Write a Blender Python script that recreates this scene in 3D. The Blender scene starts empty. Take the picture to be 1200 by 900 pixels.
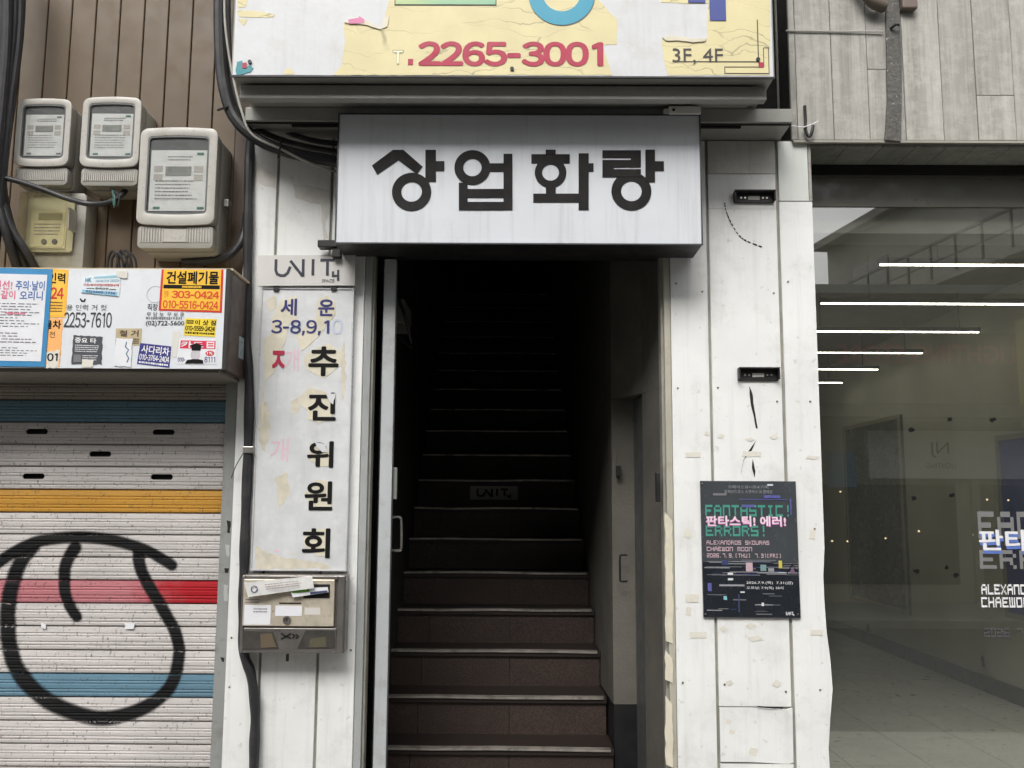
import bpy, bmesh, math, random
from mathutils import Vector, Matrix, Euler
random.seed(7)
SC = bpy.context.scene
COL = SC.collection

# ------------------------------------------------------------------ camera
FPX = 1100.0
CAM = Vector((0.0, -4.1, 1.6))
PITCH, YAW, ROLL = math.radians(7.25), math.radians(0.3), math.radians(0.32)
ROT = Matrix.Rotation(YAW, 3, 'Z') @ Matrix.Rotation(math.pi/2 + PITCH, 3, 'X') @ Matrix.Rotation(ROLL, 3, 'Z')
cd = bpy.data.cameras.new('camera')
cam = bpy.data.objects.new('camera', cd)
COL.objects.link(cam)
cam.location = CAM
cam.rotation_euler = ROT.to_euler()
cd.sensor_width = 36.0
cd.lens = 36.0 * FPX / 1200.0
cd.clip_start = 0.05
cd.clip_end = 500
SC.camera = cam

# ------------------------------------------------------------------ sky, sun, exposure
SUN_EL, SUN_AZ = math.radians(44), math.radians(195)
w = bpy.data.worlds.new('World')
SC.world = w
w.use_nodes = True
nt = w.node_tree
bg = nt.nodes['Background']
sky = nt.nodes.new('ShaderNodeTexSky')
sky.sky_type = 'NISHITA'
sky.sun_disc = False
sky.sun_elevation = SUN_EL
sky.sun_rotation = SUN_AZ
sky.air_density = 1.0
sky.dust_density = 6.0
hs = nt.nodes.new('ShaderNodeHueSaturation')
hs.inputs['Saturation'].default_value = 0.22
nt.links.new(sky.outputs[0], hs.inputs['Color'])
nt.links.new(hs.outputs[0], bg.inputs['Color'])
bg.inputs['Strength'].default_value = 0.15
sd = bpy.data.lights.new('sun', 'SUN')
sun = bpy.data.objects.new('sun', sd)
COL.objects.link(sun)
sd.energy = 1.2
sd.angle = math.radians(35)
sd.color = (1.0, 0.985, 0.955)
# light comes from behind the camera, high
sdir = Vector((math.sin(SUN_AZ) * math.cos(SUN_EL), math.cos(SUN_AZ) * math.cos(SUN_EL), math.sin(SUN_EL)))
sun.rotation_euler = sdir.to_track_quat('Z', 'Y').to_euler()
sun.location = (0, -6, 12)
vs = SC.view_settings
vs.view_transform = 'Standard'
vs.look = 'None'
vs.gamma = 1.0
vs.exposure = 0.5
SC.cycles.max_bounces = 8
SC.cycles.transparent_max_bounces = 16

# ------------------------------------------------------------------ helpers: picture ray -> point on the plane y = Y
def ray(px, py):
    return ROT @ Vector(((px - 600.0) / FPX, (450.0 - py) / FPX, -1.0))

def P(px, py, Y=0.0):
    d = ray(px, py)
    return CAM + d * ((Y - CAM.y) / d.y)

def rect(x0, y0, x1, y1, Y):
    """pixel rectangle -> world x0,x1,z0,z1 on plane Y (upright rectangle)"""
    xm, ym = (x0 + x1) / 2, (y0 + y1) / 2
    return P(x0, ym, Y).x, P(x1, ym, Y).x, P(xm, y1, Y).z, P(xm, y0, Y).z

class Quad:
    def __init__(s, tl, tr, br, bl, Y):
        s.c = [P(q[0], q[1], Y) for q in (tl, tr, br, bl)]
    def p(s, u, v, off=0.0):
        a = s.c[0].lerp(s.c[1], u)
        b = s.c[3].lerp(s.c[2], u)
        r = a.lerp(b, v)
        return Vector((r.x, r.y - off, r.z))

def RQ(x0, y0, x1, y1, Y):
    q = Quad((0, 0), (0, 0), (0, 0), (0, 0), Y)
    a, b, c, d = rect(x0, y0, x1, y1, Y)
    q.c = [Vector((a, Y, d)), Vector((b, Y, d)), Vector((b, Y, c)), Vector((a, Y, c))]
    return q

class WQ(Quad):
    def __init__(s, x0, x1, z0, z1, Y):
        s.c = [Vector((x0, Y, z1)), Vector((x1, Y, z1)), Vector((x1, Y, z0)), Vector((x0, Y, z0))]

def S(r, g, b, k=1.0):
    def f(c):
        c = c / 255.0
        return (c / 12.92 if c <= 0.04045 else ((c + 0.055) / 1.055) ** 2.4) * k
    return (f(r), f(g), f(b), 1.0)

def catmull(pts, n=8):
    out = []
    for i in range(len(pts) - 1):
        p0 = pts[max(i - 1, 0)]; p1 = pts[i]; p2 = pts[i + 1]; p3 = pts[min(i + 2, len(pts) - 1)]
        for k in range(n):
            t = k / n
            out.append(0.5 * ((2 * p1) + (p2 - p0) * t + (2 * p0 - 5 * p1 + 4 * p2 - p3) * t * t + (3 * p1 - p0 - 3 * p2 + p3) * t ** 3))
    out.append(pts[-1].copy())
    return out

def worldpos(o):
    v = Vector((0, 0, 0))
    while o is not None:
        v += o.location
        o = o.parent
    return v

class MB:
    def __init__(s):
        s.v = []; s.f = []
    def add(s, vs, fs):
        b = len(s.v)
        s.v += [Vector(q) for q in vs]
        s.f += [tuple(b + i for i in f) for f in fs]
        return s
    def box(s, x0, x1, y0, y1, z0, z1):
        vs = [(x, y, z) for x in (x0, x1) for y in (y0, y1) for z in (z0, z1)]
        return s.add(vs, [(0, 1, 3, 2), (4, 6, 7, 5), (0, 4, 5, 1), (2, 3, 7, 6), (0, 2, 6, 4), (1, 5, 7, 3)])
    def boxpx(s, x0, y0, x1, y1, Yf, Yb):
        a, b, c, d = rect(x0, y0, x1, y1, Yf)
        return s.box(a, b, Yf, Yb, c, d)
    def prism(s, pts, Yf, Yb):
        """pts: world points (x,z used) traced in order; extruded between Yf and Yb"""
        n = len(pts)
        vs = [(p[0], Yf, p[-1]) for p in pts] + [(p[0], Yb, p[-1]) for p in pts]
        fs = [tuple(range(n)), tuple(range(2 * n - 1, n - 1, -1))]
        fs += [(i, i + n, (i + 1) % n + n, (i + 1) % n) for i in range(n)]
        return s.add(vs, fs)
    def column(s, plan, z0, z1):
        """plan: list of (x,y), extruded vertically"""
        n = len(plan)
        vs = [(p[0], p[1], z0) for p in plan] + [(p[0], p[1], z1) for p in plan]
        fs = [tuple(range(n)), tuple(range(2 * n - 1, n - 1, -1))]
        fs += [(i, i + n, (i + 1) % n + n, (i + 1) % n) for i in range(n)]
        return s.add(vs, fs)
    def slab(s, q, u0, v0, u1, v1, t, back=0.0):
        """thin plate on a Quad, t proud of it"""
        c = [(u0, v0), (u1, v0), (u1, v1), (u0, v1)]
        vs = [q.p(u, v, t) for u, v in c] + [q.p(u, v, -back) for u, v in c]
        return s.add(vs, [(0, 1, 2, 3), (7, 6, 5, 4)] + [(i, i + 4, (i + 1) % 4 + 4, (i + 1) % 4) for i in range(4)])
    def tube(s, pts, r, n=10, cap=True):
        pts = [Vector(p) for p in pts]
        rings = []
        up = Vector((0.13, 0.9, 0.31)).normalized()
        for i, p in enumerate(pts):
            t = (pts[min(i + 1, len(pts) - 1)] - pts[max(i - 1, 0)])
            t = t.normalized() if t.length > 1e-9 else Vector((0, 0, 1))
            a = t.cross(up)
            if a.length < 1e-4:
                a = t.cross(Vector((1, 0, 0)))
            a.normalize()
            b = t.cross(a)
            rr = r(i / (len(pts) - 1)) if callable(r) else r
            rings.append([p + a * math.cos(k * 2 * math.pi / n) * rr + b * math.sin(k * 2 * math.pi / n) * rr for k in range(n)])
        vs = [q for g in rings for q in g]
        fs = []
        for i in range(len(rings) - 1):
            for k in range(n):
                fs.append((i * n + k, i * n + (k + 1) % n, (i + 1) * n + (k + 1) % n, (i + 1) * n + k))
        if cap:
            fs.append(tuple(range(n - 1, -1, -1)))
            fs.append(tuple((len(rings) - 1) * n + k for k in range(n)))
        return s.add(vs, fs)
    def disc(s, c, r, Yf, Yb, n=20, rz=None):
        rz = rz or r
        return s.prism([(c[0] + r * math.cos(2 * math.pi * k / n), c[1] + rz * math.sin(2 * math.pi * k / n)) for k in range(n)], Yf, Yb)
    def ring(s, c, R, r, Yf, Yb, n=40, ky=1.0):
        vs = []
        for k in range(n):
            a = 2 * math.pi * k / n
            ca, sa = math.cos(a), math.sin(a) * ky
            vs += [(c[0] + R * ca, Yf, c[1] + R * sa), (c[0] + r * ca, Yf, c[1] + r * sa),
                   (c[0] + R * ca, Yb, c[1] + R * sa), (c[0] + r * ca, Yb, c[1] + r * sa)]
        fs = []
        for k in range(n):
            i, j = 4 * k, 4 * ((k + 1) % n)
            fs += [(i, j, j + 1, i + 1), (i, i + 2, j + 2, j), (i + 1, j + 1, j + 3, i + 3)]
        return s.add(vs, fs)
    def stroke(s, pts, wd, Yf, Yb):
        """flat stroke of width wd through world (x,z) points, mitred"""
        n = len(pts)
        L = []; Rr = []
        for i in range(n):
            p = Vector((pts[i][0], pts[i][-1]))
            d1 = (p - Vector((pts[i - 1][0], pts[i - 1][-1]))).normalized() if i > 0 else None
            d2 = (Vector((pts[i + 1][0], pts[i + 1][-1])) - p).normalized() if i < n - 1 else None
            if d1 is None: d1 = d2
            if d2 is None: d2 = d1
            nn = (Vector((-d1.y, d1.x)) + Vector((-d2.y, d2.x)))
            if nn.length < 1e-6: nn = Vector((-d1.y, d1.x))
            nn.normalize()
            k = 1.0 / max(0.45, nn.dot(Vector((-d1.y, d1.x))))
            ww = wd(i / (n - 1)) if callable(wd) else wd
            L.append(p + nn * ww / 2 * k); Rr.append(p - nn * ww / 2 * k)
        for i in range(n - 1):
            s.prism([(L[i].x, L[i].y), (L[i + 1].x, L[i + 1].y), (Rr[i + 1].x, Rr[i + 1].y), (Rr[i].x, Rr[i].y)], Yf, Yb)
        return s
    def build(s, name, m, parent=None, smooth=False, bevel=0.0, seg=2, label=None, cat=None, group=None, kind=None, angle=0.6):
        off = worldpos(parent) if parent else None
        if off is None:
            lo = Vector([min(v[i] for v in s.v) for i in range(3)])
            hi = Vector([max(v[i] for v in s.v) for i in range(3)])
            off = Vector(((lo.x + hi.x) / 2, (lo.y + hi.y) / 2, lo.z))
        me = bpy.data.meshes.new(name)
        me.from_pydata([v - off for v in s.v], [], s.f)
        bm = bmesh.new()
        bm.from_mesh(me)
        bmesh.ops.recalc_face_normals(bm, faces=bm.faces)
        if bevel:
            es = [e for e in bm.edges if len(e.link_faces) == 2 and e.calc_face_angle(0) > 0.7]
            bmesh.ops.bevel(bm, geom=es, offset=bevel, segments=seg, affect='EDGES', profile=0.5, clamp_overlap=True)
        big = [f for f in bm.faces if len(f.verts) > 4]
        if big:
            bmesh.ops.triangulate(bm, faces=big)
        bm.to_mesh(me)
        bm.free()
        if smooth:
            me.polygons.foreach_set('use_smooth', [True] * len(me.polygons))
            me.set_sharp_from_angle(angle=angle)
        if isinstance(m, (list, tuple)):
            for q in m: me.materials.append(q)
        else:
            me.materials.append(m)
        o = bpy.data.objects.new(name, me)
        COL.objects.link(o)
        if parent:
            o.parent = parent
        else:
            o.location = off
        tag(o, label, cat, group, kind)
        return o

def tag(o, label=None, cat=None, group=None, kind=None):
    if label: o['label'] = label
    if cat: o['category'] = cat
    if group: o['group'] = group
    if kind: o['kind'] = kind
    return o

def thing(name, label, cat, loc, group=None, kind=None):
    o = bpy.data.objects.new(name, None)
    COL.objects.link(o)
    o.empty_display_size = 0.1
    o.location = loc
    return tag(o, label, cat, group, kind)

def ragged(pts, amp, step, rng):
    """pixel polygon with torn edges: subdivide and jitter"""
    out = []
    n = len(pts)
    for i in range(n):
        a = Vector(pts[i]); b = Vector(pts[(i + 1) % n])
        k = max(1, int((b - a).length / step))
        d = (b - a)
        nn = Vector((-d.y, d.x)).normalized() if d.length > 0 else Vector((0, 0))
        for j in range(k):
            q = a + d * (j / k)
            out.append(q + nn * rng.uniform(-amp, amp))
    return out

def patch(name, pts, Y, t, m, parent, amp=0.8, step=5, seed=1, label=None):
    """torn flat film with its own thickness, pixel outline on plane Y, t proud"""
    rng = random.Random(seed)
    q = ragged(pts, amp, step, rng) if amp else [Vector(p) for p in pts]
    w3 = [P(a.x, a.y, Y) for a in q]
    return MB().prism(w3, Y - t, Y - 0.0002).build(name, m, parent, label=label)

# ------------------------------------------------------------------ lettering
_tc = {}
def raw_text(s, spacing=1.0):
    key = ('raw', s, spacing)
    if key in _tc: return _tc[key]
    cu = bpy.data.curves.new('t', 'FONT')
    cu.body = s
    cu.resolution_u = 5 if len(s) == 1 else 2
    cu.space_character = spacing
    cu.fill_mode = 'FRONT'
    ob = bpy.data.objects.new('t', cu)
    COL.objects.link(ob)
    dg = bpy.context.evaluated_depsgraph_get()
    me = bpy.data.meshes.new_from_object(ob.evaluated_get(dg))
    vs = [v.co.copy() for v in me.vertices]
    fs = [tuple(p.vertices) for p in me.polygons]
    bpy.data.objects.remove(ob); bpy.data.curves.remove(cu); bpy.data.meshes.remove(me)
    _tc[key] = (vs, fs)
    return _tc[key]

def text_geo(s, bold=0.0, spacing=1.0):
    """normalised glyph faces; bold thickens the strokes by stacking shifted copies (third value = layer)"""
    key = (s, bold, spacing)
    if key in _tc: return _tc[key]
    if all(c in '0123456789-,.' for c in s):
        vs, fs, x = [], [], 0.0
        for c in s:
            if c == '-':
                gv, gf, adv = [Vector((x + 0.05, 0.27, 0)), Vector((x + 0.33, 0.27, 0)), Vector((x + 0.33, 0.36, 0)), Vector((x + 0.05, 0.36, 0))], [(0, 1, 2, 3)], 0.40
            elif c in ',.':
                gv = [Vector((x + a, b, 0)) for a, b in (((0.06, -0.12), (0.12, -0.12), (0.19, 0.11), (0.08, 0.11)) if c == ',' else ((0.07, 0), (0.18, 0), (0.18, 0.11), (0.07, 0.11)))]
                gf, adv = [(0, 1, 2, 3)], 0.25
            elif c == '1':
                gv = [Vector((x + a, b, 0)) for a, b in ((0.27, 0.0), (0.36, 0.0), (0.36, 0.733), (0.28, 0.733), (0.13, 0.645), (0.13, 0.56), (0.27, 0.62))]
                gf, adv = [(0, 1, 2, 6), (2, 3, 4, 5, 6)], 0.50
            else:
                rv, rf = raw_text(chr(0xFF10 + int(c)))
                x0 = min(v.x for v in rv); x1 = max(v.x for v in rv)
                adv = 0.57
                sh = x + adv / 2 - (x0 + x1) / 2
                gv, gf = [Vector((v.x + sh, v.y, 0)) for v in rv], rf
            fs += [tuple(i + len(vs) for i in f) for f in gf]
            vs += gv
            x += adv
    else:
        vs, fs = raw_text(s, spacing)
    if bold > 0:
        k = bold * 0.8
        bv, bf = [], []
        for li, (dx, dy) in enumerate(((0, 0), (k, 0), (-k, 0), (0, k), (0, -k), (k * .7, k * .7), (-k * .7, -k * .7), (k * .7, -k * .7), (-k * .7, k * .7))):
            bf += [tuple(i + len(bv) for i in f) for f in fs]
            bv += [Vector((v.x + dx, v.y + dy, li)) for v in vs]
        vs, fs = bv, bf
    x0 = min(v.x for v in vs); x1 = max(v.x for v in vs); y0 = min(v.y for v in vs); y1 = max(v.y for v in vs)
    g = ([((v.x - x0) / (x1 - x0), (y1 - v.y) / (y1 - y0), v.z if bold > 0 else 0.0) for v in vs], fs)
    _tc[key] = g
    return g

def lettering(parent, s, q, u0, v0, u1, v1, m, off=0.0015, bold=0.0, name='lettering', spacing=1.0, clip=None):
    g = text_geo(s, bold, spacing)
    mb = MB()
    mb.add([q.p(u0 + (u1 - u0) * a, v0 + (v1 - v0) * b, off + l * 0.00005) for a, b, l in g[0]], g[1])
    return mb.build(name, m, parent)

def letterpx(parent, s, x0, y0, x1, y1, Y, m, off=0.0015, bold=0.0, name='lettering', spacing=1.0):
    return lettering(parent, s, RQ(x0, y0, x1, y1, Y), 0, 0, 1, 1, m, off, bold, name, spacing)

def fineprint(parent, q, u0, v0, u1, v1, n, m, off=0.0012, seed=0, fill=0.55, name='small_print', ragr=0.25):
    """unreadable small print: rows of short dashes"""
    rng = random.Random(seed)
    mb = MB()
    rh = (v1 - v0) / n
    for i in range(n):
        u = u0
        end = u1 - rng.random() * ragr * (u1 - u0)
        while u < end:
            l = rng.uniform(0.02, 0.07) * (u1 - u0)
            a, b = u, min(u + l, end)
            va = v0 + i * rh
            vb = va + rh * fill * rng.uniform(0.8, 1.0)
            mb.add([q.p(a, va, off), q.p(b, va, off), q.p(b, vb, off), q.p(a, vb, off)], [(0, 1, 2, 3)])
            u = b + rng.uniform(0.008, 0.025) * (u1 - u0)
    return mb.build(name, m, parent)

PIX = {'A': '01110 10001 11111 10001 10001', 'C': '11111 10000 10000 10000 11111', 'D': '11110 10001 10001 10001 11110',
 'E': '11111 10000 11110 10000 11111', 'F': '11111 10000 11110 10000 10000', 'H': '10001 10001 11111 10001 10001',
 'I': '01110 00100 00100 00100 01110', 'K': '10001 10010 11100 10010 10001', 'L': '10000 10000 10000 10000 11111',
 'M': '11111 10101 10101 10101 10101', 'N': '11111 10001 10001 10001 10001', 'O': '11111 10001 10001 10001 11111',
 'R': '11110 10001 11110 10010 10001', 'S': '11111 10000 11111 00001 11111', 'T': '11111 00100 00100 00100 00100',
 'U': '10001 10001 10001 10001 11111', 'W': '10101 10101 10101 10101 11111', 'X': '10001 01010 00100 01010 10001',
 '!': '00100 00100 00100 00000 00100', '.': '00000 00000 00000 00000 01000', '[': '01100 01000 01000 01000 01100',
 ']': '00110 00010 00010 00010 00110', '-': '00000 00000 01110 00000 00000', ' ': '00000 00000 00000 00000 00000',
 '0': '11111 10001 10001 10001 11111', '1': '00110 00010 00010 00010 00010', '2': '11111 00001 11111 10000 11111',
 '3': '11111 00001 01111 00001 11111', '6': '11111 10000 11111 10001 11111', '7': '11111 00001 00001 00001 00001', '9': '11111 10001 11111 00001 11111'}

def pixeltext(parent, s, q, u0, v0, u1, v1, m, off=0.0015, name='lettering'):
    mb = MB()
    n = len(s) * 6 - 1
    for ci, ch in enumerate(s):
        for r, row in enumerate(PIX[ch].split()):
            k = 0
            while k < 5:
                if row[k] == '1':
                    e = k
                    while e + 1 < 5 and row[e + 1] == '1': e += 1
                    a = u0 + (u1 - u0) * (ci * 6 + k) / n
                    b = u0 + (u1 - u0) * (ci * 6 + e + 1) / n
                    va = v0 + (v1 - v0) * r / 5; vb = v0 + (v1 - v0) * (r + 1) / 5
                    mb.add([q.p(a, va, off), q.p(b, va, off), q.p(b, vb, off), q.p(a, vb, off)], [(0, 1, 2, 3)])
                    k = e
                k += 1
    return mb.build(name, m, parent)

# ------------------------------------------------------------------ materials
def nodes(name):
    m = bpy.data.materials.new(name)
    m.use_nodes = True
    t = m.node_tree
    return m, t, t.nodes, t.links, t.nodes['Principled BSDF']

def wpos(t, scale=(1, 1, 1), rnd=False):
    g = t.nodes.new('ShaderNodeNewGeometry')
    mp = t.nodes.new('ShaderNodeMapping')
    mp.inputs['Scale'].default_value = scale
    t.links.new(g.outputs['Position'], mp.inputs['Vector'])
    if rnd:
        oi = t.nodes.new('ShaderNodeObjectInfo')
        cx = t.nodes.new('ShaderNodeVectorMath'); cx.operation = 'SCALE'
        cx.inputs[0].default_value = (17.0, 9.0, 23.0)
        t.links.new(oi.outputs['Random'], cx.inputs['Scale'])
        t.links.new(cx.outputs[0], mp.inputs['Location'])
    return mp.outputs[0]

def noise(t, vec, scale, detail=4, rough=0.55):
    n = t.nodes.new('ShaderNodeTexNoise')
    n.inputs['Scale'].default_value = scale
    n.inputs['Detail'].default_value = detail
    n.inputs['Roughness'].default_value = rough
    t.links.new(vec, n.inputs['Vector'])
    return n.outputs['Fac']

def ramp(t, fac, a, b, ca=(0, 0, 0, 1), cb=(1, 1, 1, 1)):
    r = t.nodes.new('ShaderNodeValToRGB')
    r.color_ramp.elements[0].position = a; r.color_ramp.elements[0].color = ca
    r.color_ramp.elements[1].position = b; r.color_ramp.elements[1].color = cb
    t.links.new(fac, r.inputs[0])
    return r.outputs[0]

def mixc(t, fac, a, b, mode='MIX'):
    n = t.nodes.new('ShaderNodeMix')
    n.data_type = 'RGBA'; n.blend_type = mode
    for v, i in ((fac, 0), (a, 6), (b, 7)):
        if hasattr(v, 'is_output'): t.links.new(v, n.inputs[i])
        else: n.inputs[i].default_value = v
    return n.outputs[2]

def mul(t, a, k):
    n = t.nodes.new('ShaderNodeMath'); n.operation = 'MULTIPLY'
    t.links.new(a, n.inputs[0])
    if hasattr(k, 'is_output'): t.links.new(k, n.inputs[1])
    else: n.inputs[1].default_value = k
    return n.outputs[0]

def sc4(c, k): return (min(1, c[0] * k), min(1, c[1] * k), min(1, c[2] * k), 1.0)

def M(name, col, rough=0.6, var=0.12, nscale=2.5, streak=0.0, scol=None, grime=0.0, gcol=None, speck=0.0, spcol=None, spscale=90,
      bump=0.0, bscale=120, metal=0.0, spec=0.5, rnd=0.0, gscale=6, glo=0.52, ghi=0.72):
    m, t, N, L, b = nodes(name)
    pv = wpos(t, rnd=rnd > 0)
    c = mixc(t, ramp(t, noise(t, pv, nscale, 5), 0.3, 0.7), sc4(col, 1 - var), sc4(col, 1 + var))
    if rnd:
        oi = N.new('ShaderNodeObjectInfo')
        c = mixc(t, ramp(t, oi.outputs['Random'], 0, 1, (0, 0, 0, 1), (1, 1, 1, 1)), c, mixc(t, 1.0, c, (1 - rnd,) * 3 + (1,), 'MULTIPLY'))
    if streak:
        sv = wpos(t, (26, 26, 1.6))
        f = ramp(t, noise(t, sv, 1.0, 6, 0.65), 0.52, 0.75)
        c = mixc(t, mul(t, f, streak), c, scol or sc4(col, 0.4))
    if grime:
        f = ramp(t, noise(t, pv, gscale, 8, 0.7), glo, ghi)
        c = mixc(t, mul(t, f, grime), c, gcol or S(90, 82, 70))
    if speck:
        f = ramp(t, noise(t, pv, spscale, 2, 0.5), 0.66, 0.72)
        c = mixc(t, mul(t, f, speck), c, spcol or (0.02, 0.02, 0.02, 1))
    L.new(c, b.inputs['Base Color'])
    rr = ramp(t, noise(t, pv, 14, 4), 0.3, 0.7, (max(0, rough - 0.1),) * 3 + (1,), (min(1, rough + 0.1),) * 3 + (1,))
    L.new(rr, b.inputs['Roughness'])
    b.inputs['Metallic'].default_value = metal
    b.inputs['Specular IOR Level'].default_value = spec
    if bump:
        bn = N.new('ShaderNodeBump')
        bn.inputs['Strength'].default_value = bump
        bn.inputs['Distance'].default_value = 0.004
        L.new(noise(t, pv, bscale, 4), bn.inputs['Height'])
        L.new(bn.outputs[0], b.inputs['Normal'])
    return m

def plain(name, col, rough=0.5, metal=0.0, spec=0.5):
    return M(name, col, rough, var=0.06, nscale=9, metal=metal, spec=spec)

def wood_mat(name, c1, c2, rnd=0.25, rough=0.65, dark=None):
    m, t, N, L, b = nodes(name)
    v = wpos(t, (14, 14, 0.9), rnd=True)
    v2 = wpos(t, (90, 90, 3.0), rnd=True)
    c = mixc(t, ramp(t, noise(t, v, 1.4, 7, 0.65), 0.3, 0.7), c1, c2)
    c = mixc(t, mul(t, ramp(t, noise(t, v2, 1.0, 5, 0.7), 0.5, 0.75), 0.45), c, dark or sc4(c1, 0.5))
    pv = wpos(t, rnd=True)
    c = mixc(t, mul(t, ramp(t, noise(t, pv, 11, 9, 0.75), 0.47, 0.68), 0.55), c, sc4(c2, 1.25))
    c = mixc(t, mul(t, ramp(t, noise(t, wpos(t, (14, 14, 60), rnd=True), 1.0, 8, 0.8), 0.55, 0.72), 0.4), c, sc4(c1, 0.62))
    oi = N.new('ShaderNodeObjectInfo')
    c = mixc(t, oi.outputs['Random'], c, mixc(t, 1.0, c, (1 - rnd,) * 3 + (1,), 'MULTIPLY'))
    L.new(c, b.inputs['Base Color'])
    b.inputs['Roughness'].default_value = rough
    bn = N.new('ShaderNodeBump'); bn.inputs['Strength'].default_value = 0.25; bn.inputs['Distance'].default_value = 0.002
    L.new(noise(t, v2, 1.0, 5, 0.7), bn.inputs['Height']); L.new(bn.outputs[0], b.inputs['Normal'])
    return m

def film_mat(name, col, crack):
    """old vinyl film with mostly horizontal hairline cracks"""
    m, t, N, L, b = nodes(name)
    g = wpos(t)
    wn = N.new('ShaderNodeTexNoise'); wn.inputs['Scale'].default_value = 5; wn.inputs['Detail'].default_value = 4
    L.new(g, wn.inputs['Vector'])
    ad = N.new('ShaderNodeMixRGB'); ad.blend_type = 'ADD'; ad.inputs[0].default_value = 0.16
    L.new(g, ad.inputs[1]); L.new(wn.outputs['Color'], ad.inputs[2])
    mp = N.new('ShaderNodeMapping'); mp.inputs['Scale'].default_value = (2.2, 1, 15)
    L.new(ad.outputs[0], mp.inputs['Vector'])
    vo = N.new('ShaderNodeTexVoronoi'); vo.feature = 'DISTANCE_TO_EDGE'; vo.inputs['Scale'].default_value = 1.0
    L.new(mp.outputs[0], vo.inputs['Vector'])
    f = ramp(t, vo.outputs['Distance'], 0.004, 0.02, (1, 1, 1, 1), (0, 0, 0, 1))
    msk = ramp(t, noise(t, g, 4.0, 3), 0.42, 0.55)
    c = mixc(t, ramp(t, noise(t, g, 6, 5), 0.3, 0.7), sc4(col, 0.92), sc4(col, 1.05))
    c = mixc(t, mul(t, mul(t, f, msk), 0.5), c, crack)
    L.new(c, b.inputs['Base Color'])
    b.inputs['Roughness'].default_value = 0.5
    bn = N.new('ShaderNodeBump'); bn.inputs['Strength'].default_value = 0.2; bn.inputs['Distance'].default_value = 0.002
    iv = N.new('ShaderNodeMath'); iv.operation = 'SUBTRACT'; iv.inputs[0].default_value = 1.0
    L.new(f, iv.inputs[1]); L.new(iv.outputs[0], bn.inputs['Height']); L.new(bn.outputs[0], b.inputs['Normal'])
    return m

def pane_mat(name, tint, base_refl, rough=0.0, dust_haze=0.0):
    """thin glass: see-through with a mirror coat that grows towards grazing angles"""
    m = bpy.data.materials.new(name); m.use_nodes = True
    t = m.node_tree; t.nodes.clear()
    out = t.nodes.new('ShaderNodeOutputMaterial')
    tr = t.nodes.new('ShaderNodeBsdfTransparent'); tr.inputs[0].default_value = tint
    gl = t.nodes.new('ShaderNodeBsdfGlossy'); gl.inputs['Roughness'].default_value = rough
    fr = t.nodes.new('ShaderNodeLayerWeight'); fr.inputs[0].default_value = 0.5
    pw = t.nodes.new('ShaderNodeMath'); pw.operation = 'POWER'; pw.inputs[1].default_value = 5.0
    t.links.new(fr.outputs['Facing'], pw.inputs[0])
    ml = t.nodes.new('ShaderNodeMath'); ml.operation = 'MULTIPLY_ADD'; ml.use_clamp = True
    ml.inputs[1].default_value = 0.9; ml.inputs[2].default_value = base_refl + 0.03
    t.links.new(pw.outputs[0], ml.inputs[0])
    mx = t.nodes.new('ShaderNodeMixShader')
    t.links.new(ml.outputs[0], mx.inputs[0]); t.links.new(tr.outputs[0], mx.inputs[1]); t.links.new(gl.outputs[0], mx.inputs[2])
    if dust_haze:  # thin dusty veil, added to paint a pale haze over the glass
        df = t.nodes.new('ShaderNodeBsdfDiffuse'); df.inputs[0].default_value = (0.62, 0.66, 0.57, 1)
        nz = noise(t, wpos(t, (5, 5, 1.2)), 1.0, 6, 0.6)
        fc = ramp(t, nz, 0.25, 0.75, (dust_haze * 0.7,) * 3 + (1,), (dust_haze * 1.3,) * 3 + (1,))
        m2 = t.nodes.new('ShaderNodeMixShader')
        t.links.new(fc, m2.inputs[0]); t.links.new(mx.outputs[0], m2.inputs[1]); t.links.new(df.outputs[0], m2.inputs[2])
        mx = m2
    t.links.new(mx.outputs[0], out.inputs[0])
    return m

def emit_mat(name, col, strength):
    m, t, N, L, b = nodes(name)
    b.inputs['Base Color'].default_value = (0.8, 0.8, 0.8, 1)
    b.inputs['Emission Color'].default_value = col
    b.inputs['Emission Strength'].default_value = strength
    return m

def granite_mat(name, c1, c2, c3):
    m, t, N, L, b = nodes(name)
    g = wpos(t, rnd=True)
    c = mixc(t, ramp(t, noise(t, g, 160, 2, 0.6), 0.42, 0.58), c1, c2)
    c = mixc(t, ramp(t, noise(t, g, 240, 1, 0.5), 0.62, 0.66), c, c3)
    c = mixc(t, mul(t, ramp(t, noise(t, g, 4, 5), 0.4, 0.7), 0.4), c, sc4(c1, 0.5))
    L.new(c, b.inputs['Base Color']); b.inputs['Roughness'].default_value = 0.55
    return m

# ------------------------------------------------------------------ palette
white_paint = M('white_paint', S(230, 231, 229), 0.55, var=0.06, nscale=3, streak=0.24, scol=S(166, 164, 158), grime=0.4, gcol=S(182, 180, 173), gscale=5, bump=0.12, bscale=60, speck=0.25, spcol=S(150, 142, 128), spscale=28)
white_old = M('stained_white_paint', S(205, 204, 196), 0.6, var=0.12, nscale=6, streak=0.5, scol=S(135, 132, 120), grime=0.5, gcol=S(140, 135, 122), bump=0.15)
groove_mat = M('groove_grey', S(150, 148, 138), 0.7, var=0.2, nscale=8, grime=0.5, gcol=S(90, 86, 76))
alu_grey = M('painted_grey_metal', S(160, 163, 162), 0.45, var=0.1, grime=0.35, gcol=S(120, 115, 106), streak=0.25, bump=0.05)
gap_black = M('black_trim_gap_shade', S(22, 21, 20), 0.8, var=0.3)  # black for trims and chips, and for shade painted into gaps and slots
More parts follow.
